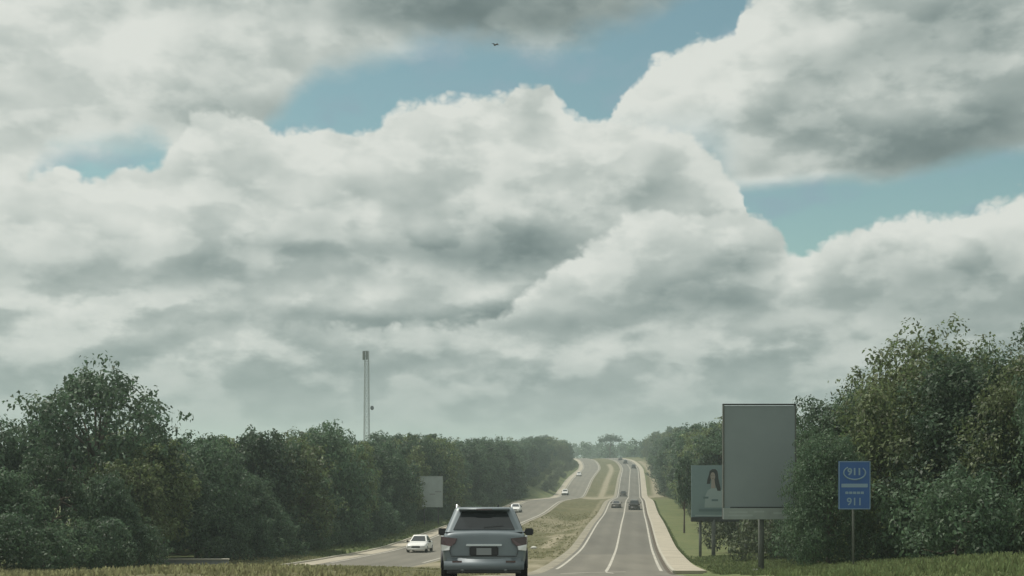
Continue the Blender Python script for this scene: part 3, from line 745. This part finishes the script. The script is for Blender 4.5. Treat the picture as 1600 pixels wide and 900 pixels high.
def car(name, label, body, paint, loc, rz, pitch, L=4.5, W=1.84, H=1.68, belt=1.12, kind='suv', detail=True, cat='car', group=None):
    """body is built at the origin, nose towards +y, wheels on z = 0"""
    r = empty(name, loc); r.rotation_euler = (pitch, 0, rz); tag(r, label, cat, group)
    w, h2 = W / 2, L / 2
    suv = kind == 'suv'
    zb = .34 if suv else .24
    st = [(-h2, .86, zb + .16, belt - .14), (-h2 + .05, .945, zb + .03, belt - .04), (-h2 + .45, .99, zb - .02, belt), (-h2 * .35, 1, zb - .04, belt - .02), (h2 * .35, 1, zb - .04, belt - .05),
          (h2 * .62, .99, zb - .02, belt - .09), (h2 - .34, .955, zb, belt - .19), (h2 - .06, .85, zb + .06, belt - .34), (h2, .75, zb + .14, belt - .42)]
    V, Fc = [], []
    for y, k, b0, s0 in st:
        a = w * k
        half = [(0, b0), (a * .8, b0), (a * .95, b0 + .06), (a, b0 + .22), (a, (b0 + s0) / 2 + .08), (a * .985, s0 - .10), (a * .945, s0 - .025), (a * .84, s0 + .02), (a * .4, s0 + .045), (0, s0 + .05)]
        ring = half + [(-x, z) for x, z in half[-2:0:-1]]
        V += [(x, y, z) for x, z in ring]
    n = len(ring)
    for i in range(len(st) - 1):
        for k in range(n): Fc.append((i * n + k, i * n + (k + 1) % n, (i + 1) * n + (k + 1) % n, (i + 1) * n + k))
    Fc.append(tuple(range(n))); Fc.append(tuple(range(len(V) - n, len(V)))[::-1])
    m = MB(); m.V, m.F = V, Fc
    b = m.build('body', paint, r, smooth=True)
    sub = b.modifiers.new('s', 'SUBSURF'); sub.levels = sub.render_levels = 2 if detail else 1
    # cabin: belt ring to roof ring, rounded corners
    if suv: yb, yr0, fb, fr, wb, wr = -h2 + .10, -h2 + .42, h2 * .42, h2 * .10, w * .915, w * .70
    else: yb, yr0, fb, fr, wb, wr = -h2 * .68, -h2 * .34, h2 * .44, h2 * .06, w * .88, w * .66
    z0, z1 = belt - .03, H
    def ring_at(f):
        y0 = yb + (yr0 - yb) * f; y1 = fb + (fr - fb) * f; ww = wb + (wr - wb) * f; z = z0 + (z1 - .06 - z0) * f; c = .11
        pts = []
        for cx, cy, a0 in ((ww - c, y1 - c, 0), (-ww + c, y1 - c, 90), (-ww + c, y0 + c, 180), (ww - c, y0 + c, 270)):
            for q in range(4):
                an = R(a0 + 30 * q); pts.append((cx + c * math.cos(an), cy + c * math.sin(an), z))
        return pts
    V, Fc = [], []
    for f in (0, .5, .94, 1.0): V += ring_at(f)
    top = ring_at(1.0); V += [(x * .94, (y - (yr0 + fr) / 2) * .95 + (yr0 + fr) / 2, z1 - .015) for x, y, z in top]
    V += [(x * .6, (y - (yr0 + fr) / 2) * .6 + (yr0 + fr) / 2, z1) for x, y, z in top]
    for i in range(5):
        for k in range(16): Fc.append((i * 16 + k, i * 16 + (k + 1) % 16, (i + 1) * 16 + (k + 1) % 16, (i + 1) * 16 + k))
    Fc.append(tuple(range(80, 96)))
    m = MB(); m.V, m.F = V, Fc; m.build('roof', paint, r, smooth=True)
    def pane(nm, A, B, C_, D_, u0, u1, v0, v1, off=.014):
        A, B, C_, D_ = map(Vector, (A, B, C_, D_)); nrm = (B - A).cross(D_ - A).normalized()
        def at(u, v): return A.lerp(B, u).lerp(D_.lerp(C_, u), v) + nrm * off
        k = .035; q = [at(u0, v0), at(u1, v0), at(u1 - k, v1), at(u0 + k, v1)]
        mm = MB(); mm.add(q + [p - nrm * (off + .02) for p in q], [(0, 1, 2, 3), (0, 4, 5, 1), (1, 5, 6, 2), (2, 6, 7, 3), (3, 7, 4, 0)])
        return mm.build(nm, M['glass'], r)
    zr = z1 - .06
    bl, br, tl, tr_ = (-wb, yb, z0), (wb, yb, z0), (-wr, yr0, zr), (wr, yr0, zr)
    fl, frr, ftl, ftr = (-wb, fb, z0), (wb, fb, z0), (-wr, fr, zr), (wr, fr, zr)
    pane('rear_window', bl, br, tr_, tl, .10, .90, .10 if suv else .15, .88)
    pane('windscreen', frr, fl, ftl, ftr, .07, .93, .10, .90)
    for (a, c, d, e) in ((br, frr, ftr, tr_), (fl, bl, tl, ftl)):
        for u0, u1 in ((.07, .36), (.39, .64), (.67, .92)) if suv else ((.10, .47), (.51, .90)):
            pane('side_window', a, c, d, e, u0, u1, .14, .86)
    # wheels
    rw = .36 if suv else .31
    for sx in (-1, 1):
        for y in (-h2 * .60, h2 * .62):
            t_ = MB(); Mx = Matrix.Translation((sx * (w - .10), y, rw)) @ Matrix.Scale(sx, 4, (1, 0, 0))
            t_.lathe([(rw * .62, .115), (rw * .9, .12), (rw * .985, .09), (rw, .04), (rw, -.05), (rw * .97, -.10), (rw * .7, -.12)], 22, Mx)
            wh = t_.build('wheel', M['rubber'], r, smooth=True)
            t_ = MB(); t_.lathe([(rw * .61, .118), (rw * .56, .10), (rw * .2, .112), (rw * .05, .12)], 16, Mx); t_.build('rim', M['rim'], wh, smooth=True)
            t_ = MB(); ar = [(0, y + (rw + .06) * math.cos(R(a)), rw + (rw + .06) * math.sin(R(a))) for a in range(0, 181, 20)]
            t_.tube([(sx * (w - .005), p[1], p[2]) for p in ar], .035, 6); t_.build('wheel_arch', M['trim'] if suv else paint, r, smooth=True)
    # lamps
    for sx in (-1, 1):
        t_ = MB()
        if suv:
            t_.add([(sx * w * .99, -h2 + .40, belt - .10), (sx * w * .97, -h2 + .055, belt - .13), (sx * w * .62, -h2 - .012, belt - .17), (sx * w * .66, -h2 - .012, belt - .27), (sx * w * .80, -h2 - .008, belt - .37), (sx * w * .972, -h2 + .05, belt - .38), (sx * w * 1.0, -h2 + .40, belt - .28)],
                   [(0, 1, 5, 6), (1, 2, 3, 4, 5)] if sx > 0 else [(6, 5, 1, 0), (5, 4, 3, 2, 1)])
            tl_ = t_.build('taillight', M['red_lamp'], r, fix=False)
            so = tl_.modifiers.new('t', 'SOLIDIFY'); so.thickness = .05; so.offset = 0
            t_ = MB(); t_.add([(sx * w * .985, -h2 + .035, belt - .30), (sx * w * .78, -h2 - .05, belt - .335), (sx * w * .80, -h2 - .05, belt - .42), (sx * w * .975, -h2 + .035, belt - .43)], [(0, 1, 2, 3)] if sx > 0 else [(3, 2, 1, 0)])
            lo_ = t_.build('reversing_lamp', M['clear_lamp'], tl_, fix=False); so = lo_.modifiers.new('t', 'SOLIDIFY'); so.thickness = .03; so.offset = 0
        else:
            t_.box((sx * w * .76, -h2 + .03, belt - .22), (w * .34, .10, .14)); t_.build('taillight', M['red_lamp'], r, bevel=.02)
        t_ = MB(); t_.box((sx * w * .70, h2 - .08, belt - .42), (w * .38, .18, .13)); t_.build('headlight', M['clear_lamp'], r, bevel=.03)
        t_ = MB(); t_.box((sx * (w + .10), h2 * .30, belt + .0), (.20, .11, .165)); mi = t_.build('mirror', M['trim'], r, bevel=.022)
        t_ = MB(); t_.tube([(sx * (w * .9), h2 * .32, belt - .03), (sx * (w + .06), h2 * .31, belt + .02)], .03, 6); t_.build('mirror_arm', M['trim'], mi)
    # bumpers, grille, plate
    t_ = MB(); t_.box((0, -h2 + .09, zb + .08), (W * .93, .30, .32)); bp_ = t_.build('rear_bumper', paint, r, bevel=.07, smooth=True)
    t_ = MB(); t_.box((0, -h2 + .09, zb - .04), (W * .86, .27, .10)); t_.build('bumper_skirt', M['trim'], bp_, bevel=.03)
    t_ = MB(); t_.box((0, h2 - .10, zb + .08), (W * .86, .26, .22)); t_.build('front_bumper', M['trim'] if suv else paint, r, bevel=.06, smooth=True)
    t_ = MB(); t_.box((0, h2 - .02, belt - .46), (W * .42, .08, .16)); t_.build('grille', M['trim'], r, bevel=.02)
    if detail:
        t_ = MB(); t_.box((0, -h2 - .012, belt - .44), (.62, .05, .20)); rc = t_.build('plate_recess', M['trim'], r, bevel=.02)
        t_ = MB(); t_.box((0, -h2 - .045, belt - .45), (.32, .012, .15)); t_.build('number_plate', M['plate'], rc)
        t_ = MB(); t_.box((0, -h2 - .02, belt - .31), (.78, .05, .045)); t_.build('trim_strip', M['chrome'], r, bevel=.012)
        t_ = MB(); t_.box((0, yr0 - .07, zr - .005), (wr * 1.72, .26, .045)); t_.build('spoiler', paint, r, bevel=.018, smooth=True)
        t_ = MB(); t_.box((0, yr0 - .205, zr - .01), (.34, .02, .025)); t_.build('brake_lamp', M['red_lamp'], r)
        for sx in (-1, 1):
            t_ = MB(); t_.tube([(sx * wr * .93, yr0 + .10, H - .05), (sx * wr * .93, yr0 + .18, H + .035), (sx * wr * .93, fr - .3, H + .035), (sx * wr * .93, fr - .2, H - .04)], .02, 6); t_.build('roof_rail', M['chrome'], r)
        t_ = MB(); t_.tube([(0, yb + .03, belt + .05), (.02, yb + .05, belt + .07), (.42, yb + .07, belt + .10)], .012, 5); t_.build('rear_wiper', M['trim'], r)
        t_ = MB(); t_.tube([(.30, fr * .2 - .9, H - .02), (.30, fr * .2 - 1.05, H + .07)], [.03, .012], 6); t_.build('antenna', M['trim'], r)
        t_ = MB()                                                   # tailgate shut lines
        for sx in (-1, 1): t_.tube([(sx * w * .80, -h2 - .0, belt - .40), (sx * w * .76, -h2 + .0, zb + .30)], .008, 4)
        t_.tube([(-w * .76, -h2 - .004, zb + .28), (w * .76, -h2 - .004, zb + .28)], .009, 4); t_.build('tailgate_seam', M['trim'], r)
        for sx in (-1, 1):
            t_ = MB(); t_.box((sx * w * .62, -h2 - .055, zb + .16), (.22, .02, .05)); t_.build('reflector', M['red_lamp'], bp_, bevel=.008)
            t_ = MB(); t_.tube([(sx * w * .5, -h2 + .2, zb - .03), (sx * w * .5, -h2 - .03, zb - .03)], .035, 8); t_.build('exhaust_pipe', M['chrome'], r)
    return r
def drive(name, label, px, D, paint, kind, oncoming=False, rz=None, **k):
    p = onpx(px, D); o = float(px_off(px, D)); e = 1.5
    z = float(prof(D)); p.z = z + .012; sl = (float(prof(D + e)) - float(prof(D - e))) / (2 * e)
    hd = -math.atan((float(axis(D + e)) - float(axis(D - e))) / (2 * e)) if rz is None else rz
    pitch = math.atan(sl)
    if oncoming: hd += math.pi; pitch = -pitch
    return car(name, label, None, paint, p, hd, pitch, kind=kind, **k)
drive('suv', 'grey sport utility car seen from behind, nearest car on the road', 758.5, 29.75, M['paint_grey'], 'suv', rz=.006, L=4.5, W=1.86, H=1.70, belt=1.17)
GO_, GN_ = 'oncoming cars on the far carriageway', 'cars driving away on the near carriageway'
oc = dict(oncoming=True, detail=False, group=GO_)
drive('white_car', 'white car coming down the far lanes, nearest of the oncoming cars', 656, 118, M['paint_white'], 'sedan', L=4.5, W=1.86, H=1.56, belt=.98, **oc)
drive('white_car', 'white car just above the roof of the grey sport utility car', 806, 226, M['paint_white'], 'sedan', L=4.4, W=1.84, H=1.50, belt=.96, **oc)
drive('white_car', 'white car at the bend where the far lanes start to climb', 883, 402, M['paint_white'], 'suv', L=4.6, W=1.95, H=1.75, belt=1.1, **oc)
drive('white_car', 'small white car highest up the climbing far lanes', 904.5, 500, M['paint_white'], 'sedan', L=4.4, W=1.85, H=1.55, belt=.96, **oc)
nc = dict(detail=False, group=GN_)
drive('dark_suv', 'dark tall car by the sidewalk, largest of the cars driving away up the road', 991, 236, M['paint_dark'], 'suv', L=4.8, W=2.05, H=1.78, belt=1.15, **nc)
drive('grey_car', 'low dull grey car beside the dark tall car, in the median-side lane', 963, 243, M['paint_silver'], 'sedan', L=4.4, W=1.78, H=1.32, belt=.86, **nc)
drive('dark_car', 'dark car just ahead of the low grey car, at the dirt crossing', 974, 393, M['paint_dark'], 'suv', L=4.5, W=1.95, H=1.70, belt=1.1, **nc)
drive('dark_car', 'dark car in the outer lane close below the crest', 990, 580, M['paint_dark'], 'suv', L=4.5, W=1.9, H=1.85, belt=1.15, **nc)
drive('dark_car', 'dark car in the median-side lane just short of the crest', 977, 622, M['paint_dark'], 'suv', L=4.5, W=1.9, H=1.75, belt=1.1, **nc)
drive('dark_car', 'tiny dark car on the very crest of the road', 969, 655, M['paint_dark'], 'sedan', L=4.4, W=1.8, H=1.5, belt=.95, **nc)

# ------------------------------------------------------------------ advertising boards and signs
def sx_(px, D): return (px - 800) / F * D
def sz_(py, D): return (HY - py) / F * D
M['old_post'] = material('old_post', (.10, .11, .095), .85, var=.2, scale=4)
M['board_blank'] = material('board_blank', (.225, .268, .275), .7, var=.05, scale=.5, bump=.05)
M['board_back'] = material('board_back', (.36, .41, .40), .8, var=.12, scale=.8)
M['board_strip'] = material('board_strip', (.30, .345, .33), .7, var=.10, scale=1.6)
M['poster'] = material('poster', (.17, .245, .25), .6, var=.06, scale=.8)
M['poster_text'] = material('poster_text', (.10, .16, .17), .6)
M['poster_light'] = material('poster_light', (.28, .36, .36), .6)
M['print_hair'] = material('print_hair', (.03, .035, .035), .6, var=.2, scale=3)
M['print_skin'] = material('print_skin', (.30, .27, .235), .6)
M['sign_blue'] = material('sign_blue', (.022, .085, .27), .5, var=.08, scale=2)
M['sign_white'] = material('sign_white', (.20, .29, .38), .5)
def poly(nm, pts, y, mat, parent, th=.012):
    """a flat printed shape: outline in (x, z) with its own small thickness, on plane y"""
    n = len(pts); mm = MB()
    mm.add([(x, y, z) for x, z in pts] + [(x, y + th, z) for x, z in pts], [tuple(range(n)), tuple(range(2 * n - 1, n - 1, -1))] + [(i, i + n, (i + 1) % n + n, (i + 1) % n) for i in range(n)])
    return mm.build(nm, mat, parent)
def ell(cx, cz, rx, rz, n=20, a0=0, a1=360): return [(cx + rx * math.cos(R(a0 + (a1 - a0) * i / n)), cz + rz * math.sin(R(a0 + (a1 - a0) * i / n))) for i in range(n)]
# tall blank board on one pole
D = 62.0; xl, xr = sx_(1130, D), sx_(1244.5, D); zt, zm, zb_ = sz_(633, D), sz_(794, D), sz_(811.5, D); xc = (xl + xr) / 2
gz_ = float(hz(xc - float(axis(D)), D))
bb = empty('billboard', (xc, D, gz_)); tag(bb, 'tall blank grey advertising board with a pale strip along its foot, on one pole', 'billboard')
hw = (xr - xl) / 2; q = lambda z: z - gz_
m = MB(); m.box((0, .16, (q(zt) + q(zm)) / 2), (2 * hw - .12, .16, zt - zm - .06)); m.build('panel', M['board_blank'], bb)
for s_ in (-1, 1):
    m = MB(); m.box((s_ * (hw - .03), .16, (q(zt) + q(zb_)) / 2), (.06, .24, zt - zb_ - .002)); m.build('side_frame', M['old_post'], bb)
m = MB(); m.box((0, .16, q(zt) + .035), (2 * hw, .26, .07)); m.build('top_frame', M['dark_steel'], bb)
m = MB(); m.box((.0, .09, q(zm) + .03), (2 * hw * .80, .05, .07)); m.build('ledge', M['dark_steel'], bb)
m = MB(); m.box((0, .02, (q(zm) + q(zb_)) / 2), (2 * hw, .12, zm - zb_)); stp = m.build('foot_strip', M['board_strip'], bb)
m = MB(); m.box((0, -.045, q(zb_) + .04), (2 * hw, .03, .07)); m.build('lip', M['board_strip'], stp)
for cx_, cz_, w_ in ((-1.05, .30, .9), (-.95, .15, 1.2), (-.05, .33, .5), (.85, .26, .4)):
    poly('faded_print', [(cx_ - w_ / 2, q(zb_) + cz_), (cx_ + w_ / 2, q(zb_) + cz_), (cx_ + w_ / 2, q(zb_) + cz_ + .09), (cx_ - w_ / 2, q(zb_) + cz_ + .09)], -.046, M['board_back'], stp)
m = MB(); m.tube([(.12, .30, -.4), (.12, .30, q(zb_) + .5)], .14, 14); m.build('pole', M['old_post'], bb, smooth=True)
m = MB()
for xx in (-1.2, 0.1, 1.2): m.box((xx, .32, (q(zt) + q(zb_)) / 2), (.10, .12, zt - zb_ - .3))
for zz in (.2, .5, .8): m.box((0, .44, q(zb_) + (zt - zb_) * zz), (2 * hw - .3, .10, .10))
m.build('back_frame', M['steel'], bb)
m = MB(); m.box((.12, .30, .03), (.8, .8, .16)); m.build('footing', M['old_post'], bb, bevel=.03)
# poster of a woman, behind the tall board
D = 104.0; xl, xr = sx_(1080.5, D), sx_(1181, D); zt, zb_ = sz_(727, D), sz_(808, D); xc = (xl + xr) / 2; hw = (xr - xl) / 2
gz_ = float(hz(xc - float(axis(D)), D)); q = lambda z: z - gz_
pb = empty('poster_board', (xc, D, gz_)); tag(pb, 'pale teal poster of a long-haired woman, half hidden behind the tall blank board', 'billboard')
m = MB(); m.box((0, .12, (q(zt) + q(zb_)) / 2), (2 * hw, .14, zt - zb_)); pp = m.build('panel', M['poster'], pb)
m = MB(); m.box((0, .10, q(zb_) - .19), (2 * hw + .06, .40, .36)); m.build('bottom_beam', M['dark_steel'], pb, bevel=.03)
X_ = lambda px: sx_(px, D) - xc
Z_ = lambda py: sz_(py, D) - gz_
o_ = lambda pts: [(X_(a), Z_(b)) for a, b in pts]
poly('printed_clothing', o_([(1101, 793), (1102, 775), (1106, 766), (1112, 762.5), (1122, 762.5), (1129, 766), (1133, 775), (1134, 793)]), .030, M['poster_light'], pp)
poly('printed_hair', o_([(1108, 741), (1109, 736), (1113, 733), (1118, 733), (1121, 736), (1122, 742), (1123, 750), (1126, 762), (1126.5, 767), (1121, 767), (1118, 758), (1116, 750), (1111, 748), (1109.5, 756), (1104.5, 756), (1105.5, 749)]), .028, M['print_hair'], pp)
poly('printed_face', [(X_(1113.8) + a, Z_(744.2) + b) for a, b in ell(0, 0, .195, .33)], .024, M['print_skin'], pp)
poly('printed_neck', o_([(1112, 749), (1116.5, 749), (1118, 763), (1111, 763)]), .026, M['print_skin'], pp)
for a, b, w_, h_ in ((1112.2, 743, .07, .03), (1115.6, 743, .07, .03), (1114, 748, .10, .03)):
    poly('printed_feature', [(X_(a) - w_ / 2, Z_(b)), (X_(a) + w_ / 2, Z_(b)), (X_(a) + w_ / 2, Z_(b) + h_), (X_(a) - w_ / 2, Z_(b) + h_)], .016, M['print_hair'], pp)
for x0, x1, y0, y1, mt in ((1099, 1107, 776, 779, 'poster_text'), (1112, 1122, 780, 783, 'poster_text'), (1104, 1124, 786, 790, 'poster_light'), (1092, 1130, 795, 799, 'poster_text'), (1086, 1130, 804.5, 807, 'poster_light')):
    poly('printed_line', o_([(x0, y1), (x1, y1), (x1, y0), (x0, y0)]), .016, M[mt], pp)
for px_, yy in ((1095, .3), (1115, .05), (1166, .2)):
    m = MB(); m.tube([(X_(px_), yy, -.9), (X_(px_), yy, q(zb_) - .2)], .12 if px_ != 1115 else .17, 10); m.build('post', M['old_post'], pb, smooth=True)
m = MB()
for zz in (.25, .75): m.box((0, .28, q(zb_) + (zt - zb_) * zz), (2 * hw - .3, .16, .12))
m.build('back_frame', M['steel'], pb)
# back of a board beyond the oncoming lanes
D = 172.0; xl, xr = sx_(655.5, D), sx_(692, D); zt, zb_ = sz_(744, D), sz_(792.5, D); xc = (xl + xr) / 2; hw = (xr - xl) / 2
gz_ = float(hz(xc - float(axis(D)), D)); q = lambda z: z - gz_
lb = empty('billboard', (xc, D, gz_)); tag(lb, 'pale grey board back standing before the forest beyond the oncoming lanes', 'billboard')
m = MB(); m.box((0, 0, (q(zt) + q(zb_)) / 2), (2 * hw, .15, zt - zb_)); pn = m.build('panel', M['board_back'], lb)
for s_ in (-1, 1):
    m = MB(); m.box((s_ * (hw - .06), -.09, (q(zt) + q(zb_)) / 2), (.12, .05, zt - zb_ - .002)); m.build('side_frame', M['board_strip'], lb)
    m = MB(); m.tube([(s_ * hw * .6, .16, -.5), (s_ * hw * .6, .16, q(zb_) + 1.5)], .09, 8); m.build('post', M['dark_steel'], lb)
m = MB(); m.box((0, -.09, q(zt) - .06), (2 * hw - .26, .05, .10)); m.build('top_frame', M['board_strip'], lb)
for x0, x1, z0_ in ((-.2, .55, .42), (.5, 1.35, .50), (-1.4, -.8, .33)):
    m = MB(); m.box(((x0 + x1) / 2, -.085, q(zb_) + (zt - zb_) * z0_), (x1 - x0, .02, .14)); m.build('torn_patch', M['steel'], pn)
# blue emergency number sign
D = 48.0; xl, xr = sx_(1310, D), sx_(1360, D); zt, zb_ = sz_(720.5, D), sz_(796, D); xc = (xl + xr) / 2; hw = (xr - xl) / 2
gz_ = float(hz(xc - float(axis(D)), D)); q = lambda z: z - gz_
bs = empty('road_sign', (xc, D, gz_)); tag(bs, 'blue rectangular emergency number sign with pale 911 lettering on a single post', 'sign')
m = MB(); m.box((0, 0, (q(zt) + q(zb_)) / 2), (2 * hw, .04, zt - zb_)); sp = m.build('panel', M['sign_blue'], bs, bevel=.012)
m = MB()
hh = zt - zb_; cz = (q(zt) + q(zb_)) / 2
for s_ in (-1, 1): m.box((s_ * (hw - .022), -.024, cz), (.026, .010, hh - .03))
for s_ in (-1, 1): m.box((0, -.024, cz + s_ * (hh / 2 - .022)), (2 * hw - .075, .010, .026))
m.build('border', M['sign_white'], sp)
m = MB(); m.tube([(-.03, .06, -.5), (-.03, .06, q(zt) - .1)], .045, 10); m.build('post', M['old_post'], bs, smooth=True)
def text(s, x, z, size, mat, parent, y=-.028, bold=.0):
    c = bpy.data.curves.new('t', 'FONT'); c.body = s; c.size = size; c.align_x = 'CENTER'; c.align_y = 'CENTER'; c.extrude = .004; c.offset = bold
    o = bpy.data.objects.new('t', c); COL.objects.link(o)
    me = bpy.data.meshes.new_from_object(o.evaluated_get(bpy.context.evaluated_depsgraph_get())); bpy.data.objects.remove(o)
    l = link('lettering', me, mat, parent, (x, y, z)); l.rotation_euler = (R(90), 0, 0); return l
fz = lambda f: q(zt) - f * hh
m = MB()
ring = [(a, -.026, b) for a, b in ell(0, fz(.24), hw * .68, hh * .14, 30, 128, 412)]
m.tube(ring, .028, 6); m.build('emblem_ring', M['sign_white'], sp, smooth=True)
text('911', 0, fz(.225), .36, M['sign_white'], sp, bold=.012)
m = MB(); m.box((0, -.024, fz(.505)), (2 * hw * .82, .012, hh * .075)); m.build('band', M['sign_white'], sp)
for i in range(5):
    m = MB(); m.box((-hw * .48 + i * hw * .24, -.024, fz(.655)), (hw * .19, .010, hh * .05)); m.build('illegible_word', M['sign_white'], sp)
text('911', 0, fz(.845), .40, M['sign_white'], sp, bold=.005)

# ------------------------------------------------------------------ lattice tower behind the forest
M['galvanised'] = material('galvanised', (.30, .33, .33), .7, metal=.1, var=.1, scale=.5)
D = 430.0; xt = sx_(573, D); zt = sz_(548.5, D); gz_ = float(hz(xt - float(axis(D)), D))
tw = empty('lattice_tower', (xt, D, gz_), R(20)); tag(tw, 'tall slim lattice radio tower with a dish, rising behind the forest', 'tower')
Ht = zt - gz_; W0, W1 = .95, .62
corner = [(1, 1), (-1, 1), (-1, -1), (1, -1)]
wz = lambda z: W0 + (W1 - W0) * z / Ht
for cx_, cy_ in corner:
    m = MB(); m.tube([(cx_ * W0, cy_ * W0, -.5), (cx_ * W1, cy_ * W1, Ht)], [.085, .07], 6); m.build('leg', M['galvanised'], tw)
m = MB(); nb = 24
for i in range(nb):
    z0_, z1_ = Ht * i / nb, Ht * (i + 1) / nb
    for k in range(4):
        a, b = corner[k], corner[(k + 1) % 4]
        A = (a[0] * wz(z0_), a[1] * wz(z0_), z0_); B = (b[0] * wz(z1_), b[1] * wz(z1_), z1_); C_ = (b[0] * wz(z0_), b[1] * wz(z0_), z0_); E = (a[0] * wz(z1_), a[1] * wz(z1_), z1_)
        m.tube([A, B], .06, 4, False); m.tube([C_, E], .06, 4, False); m.tube([E, B], .06, 4, False)
br = m.build('bracing', M['galvanised'], tw); br['kind'] = 'stuff'
for a in (150, 205, 260):
    m = MB(); m.box((1.15 * math.cos(R(a)), 1.15 * math.sin(R(a)), Ht - 1.5), (.55, .55, 2.9)); m.build('antenna', M['old_post'], tw, bevel=.05)
m = MB(); m.lathe([(.06, -.35), (.5, -.2), (.72, 0), (.74, .12), (.70, .22)], 18, Matrix.Translation((1.55, -1.0, sz_(637.5, D) - gz_)) @ Matrix.Rotation(R(-60), 4, 'Z')); m.build('dish', M['dark_steel'], tw, smooth=True)
m = MB(); m.tube([(W1 * 1.1, -.9, sz_(637.5, D) - gz_), (1.55, -1.0, sz_(637.5, D) - gz_)], .07, 6); m.build('dish_arm', M['galvanised'], tw)

# ------------------------------------------------------------------ low wall, stones, bird
D = 84.0; xl, xr = sx_(243, D), sx_(358, D); xc = (xl + xr) / 2; gz_ = float(hz(xc - float(axis(D)), D)) - .05; zt = sz_(873, D)
wl = empty('low_wall', (xc, D, gz_)); tag(wl, 'low grey concrete wall with a pale top at the foot of the forest', 'wall')
m = MB(); m.box((0, 0, (zt - gz_) / 2 - .15), (xr - xl - .1, .25, zt - gz_ + .14)); m.build('wall', M['steel'], wl, bevel=.02)
m = MB(); m.box((0, 0, zt - gz_ - .04), (xr - xl, .40, .08)); m.build('coping', M['kerb'], wl, bevel=.015)
def stone(px, D, s, label, mat, ex=1.0):
    bm = bmesh.new(); bmesh.ops.create_icosphere(bm, subdivisions=2, radius=1)
    for v in bm.verts:
        k = 1 + .25 * mnoise.noise(v.co * 1.3 + Vector((px, 0, 0))); v.co = Vector((v.co.x * s * ex * k, v.co.y * s * k, v.co.z * s * .7 * k))
    me = bpy.data.meshes.new('stone'); bm.to_mesh(me); bm.free()
    o = link('stone', me, mat, None, onpx(px, D, s * .35)); tag(o, label, 'stone'); return o
M['whitewash'] = material('whitewash', (.62, .62, .57), .9, var=.15, scale=6, bump=.3)
stone(17, 62, .13, 'whitewashed stone in the verge grass, the outer one of a pair', M['whitewash'])
stone(37, 62, .12, 'whitewashed stone in the verge grass, the inner one of a pair', M['whitewash'])
stone(834, 131, .22, 'long pale concrete block lying in the median grass at the end of a short track', M['whitewash'], 1.5)
D = 80.0
bd = empty('bird', (sx_(774, D), D, sz_(70, D)), .5); bd.scale = (1.1, 1.1, 1.3); tag(bd, 'small dark bird gliding in the gap between the clouds', 'bird')
m = MB(); m.tube([(0, -.16, 0), (0, -.09, 0), (0, 0, .0), (0, .10, .0), (0, .16, .01), (0, .20, .0)], [.012, .03, .045, .035, .022, .004], 8); m.build('body', M['paint_dark'], bd, smooth=True)
for s_ in (-1, 1):
    m = MB(); m.add([(s_ * .03, .07, .02), (s_ * .14, .10, .07), (s_ * .25, .02, .03), (s_ * .13, -.01, .055), (s_ * .03, -.05, .02), (s_ * .03, .07, .005), (s_ * .14, .10, .055), (s_ * .25, .02, .02), (s_ * .13, -.01, .04), (s_ * .03, -.05, .005)], [(0, 1, 2, 3, 4), (9, 8, 7, 6, 5), (0, 5, 6, 1), (1, 6, 7, 2), (2, 7, 8, 3), (3, 8, 9, 4)]); m.build('wing', M['paint_dark'], bd)
m = MB(); m.add([(-.012, -.13, 0), (.012, -.13, 0), (.05, -.26, .0), (-.05, -.26, 0), (-.012, -.13, .012), (.012, -.13, .012), (.05, -.26, .008), (-.05, -.26, .008)], [(0, 1, 2, 3), (7, 6, 5, 4), (0, 4, 5, 1), (1, 5, 6, 2), (2, 6, 7, 3), (3, 7, 4, 0)]); m.build('tail', M['paint_dark'], bd)
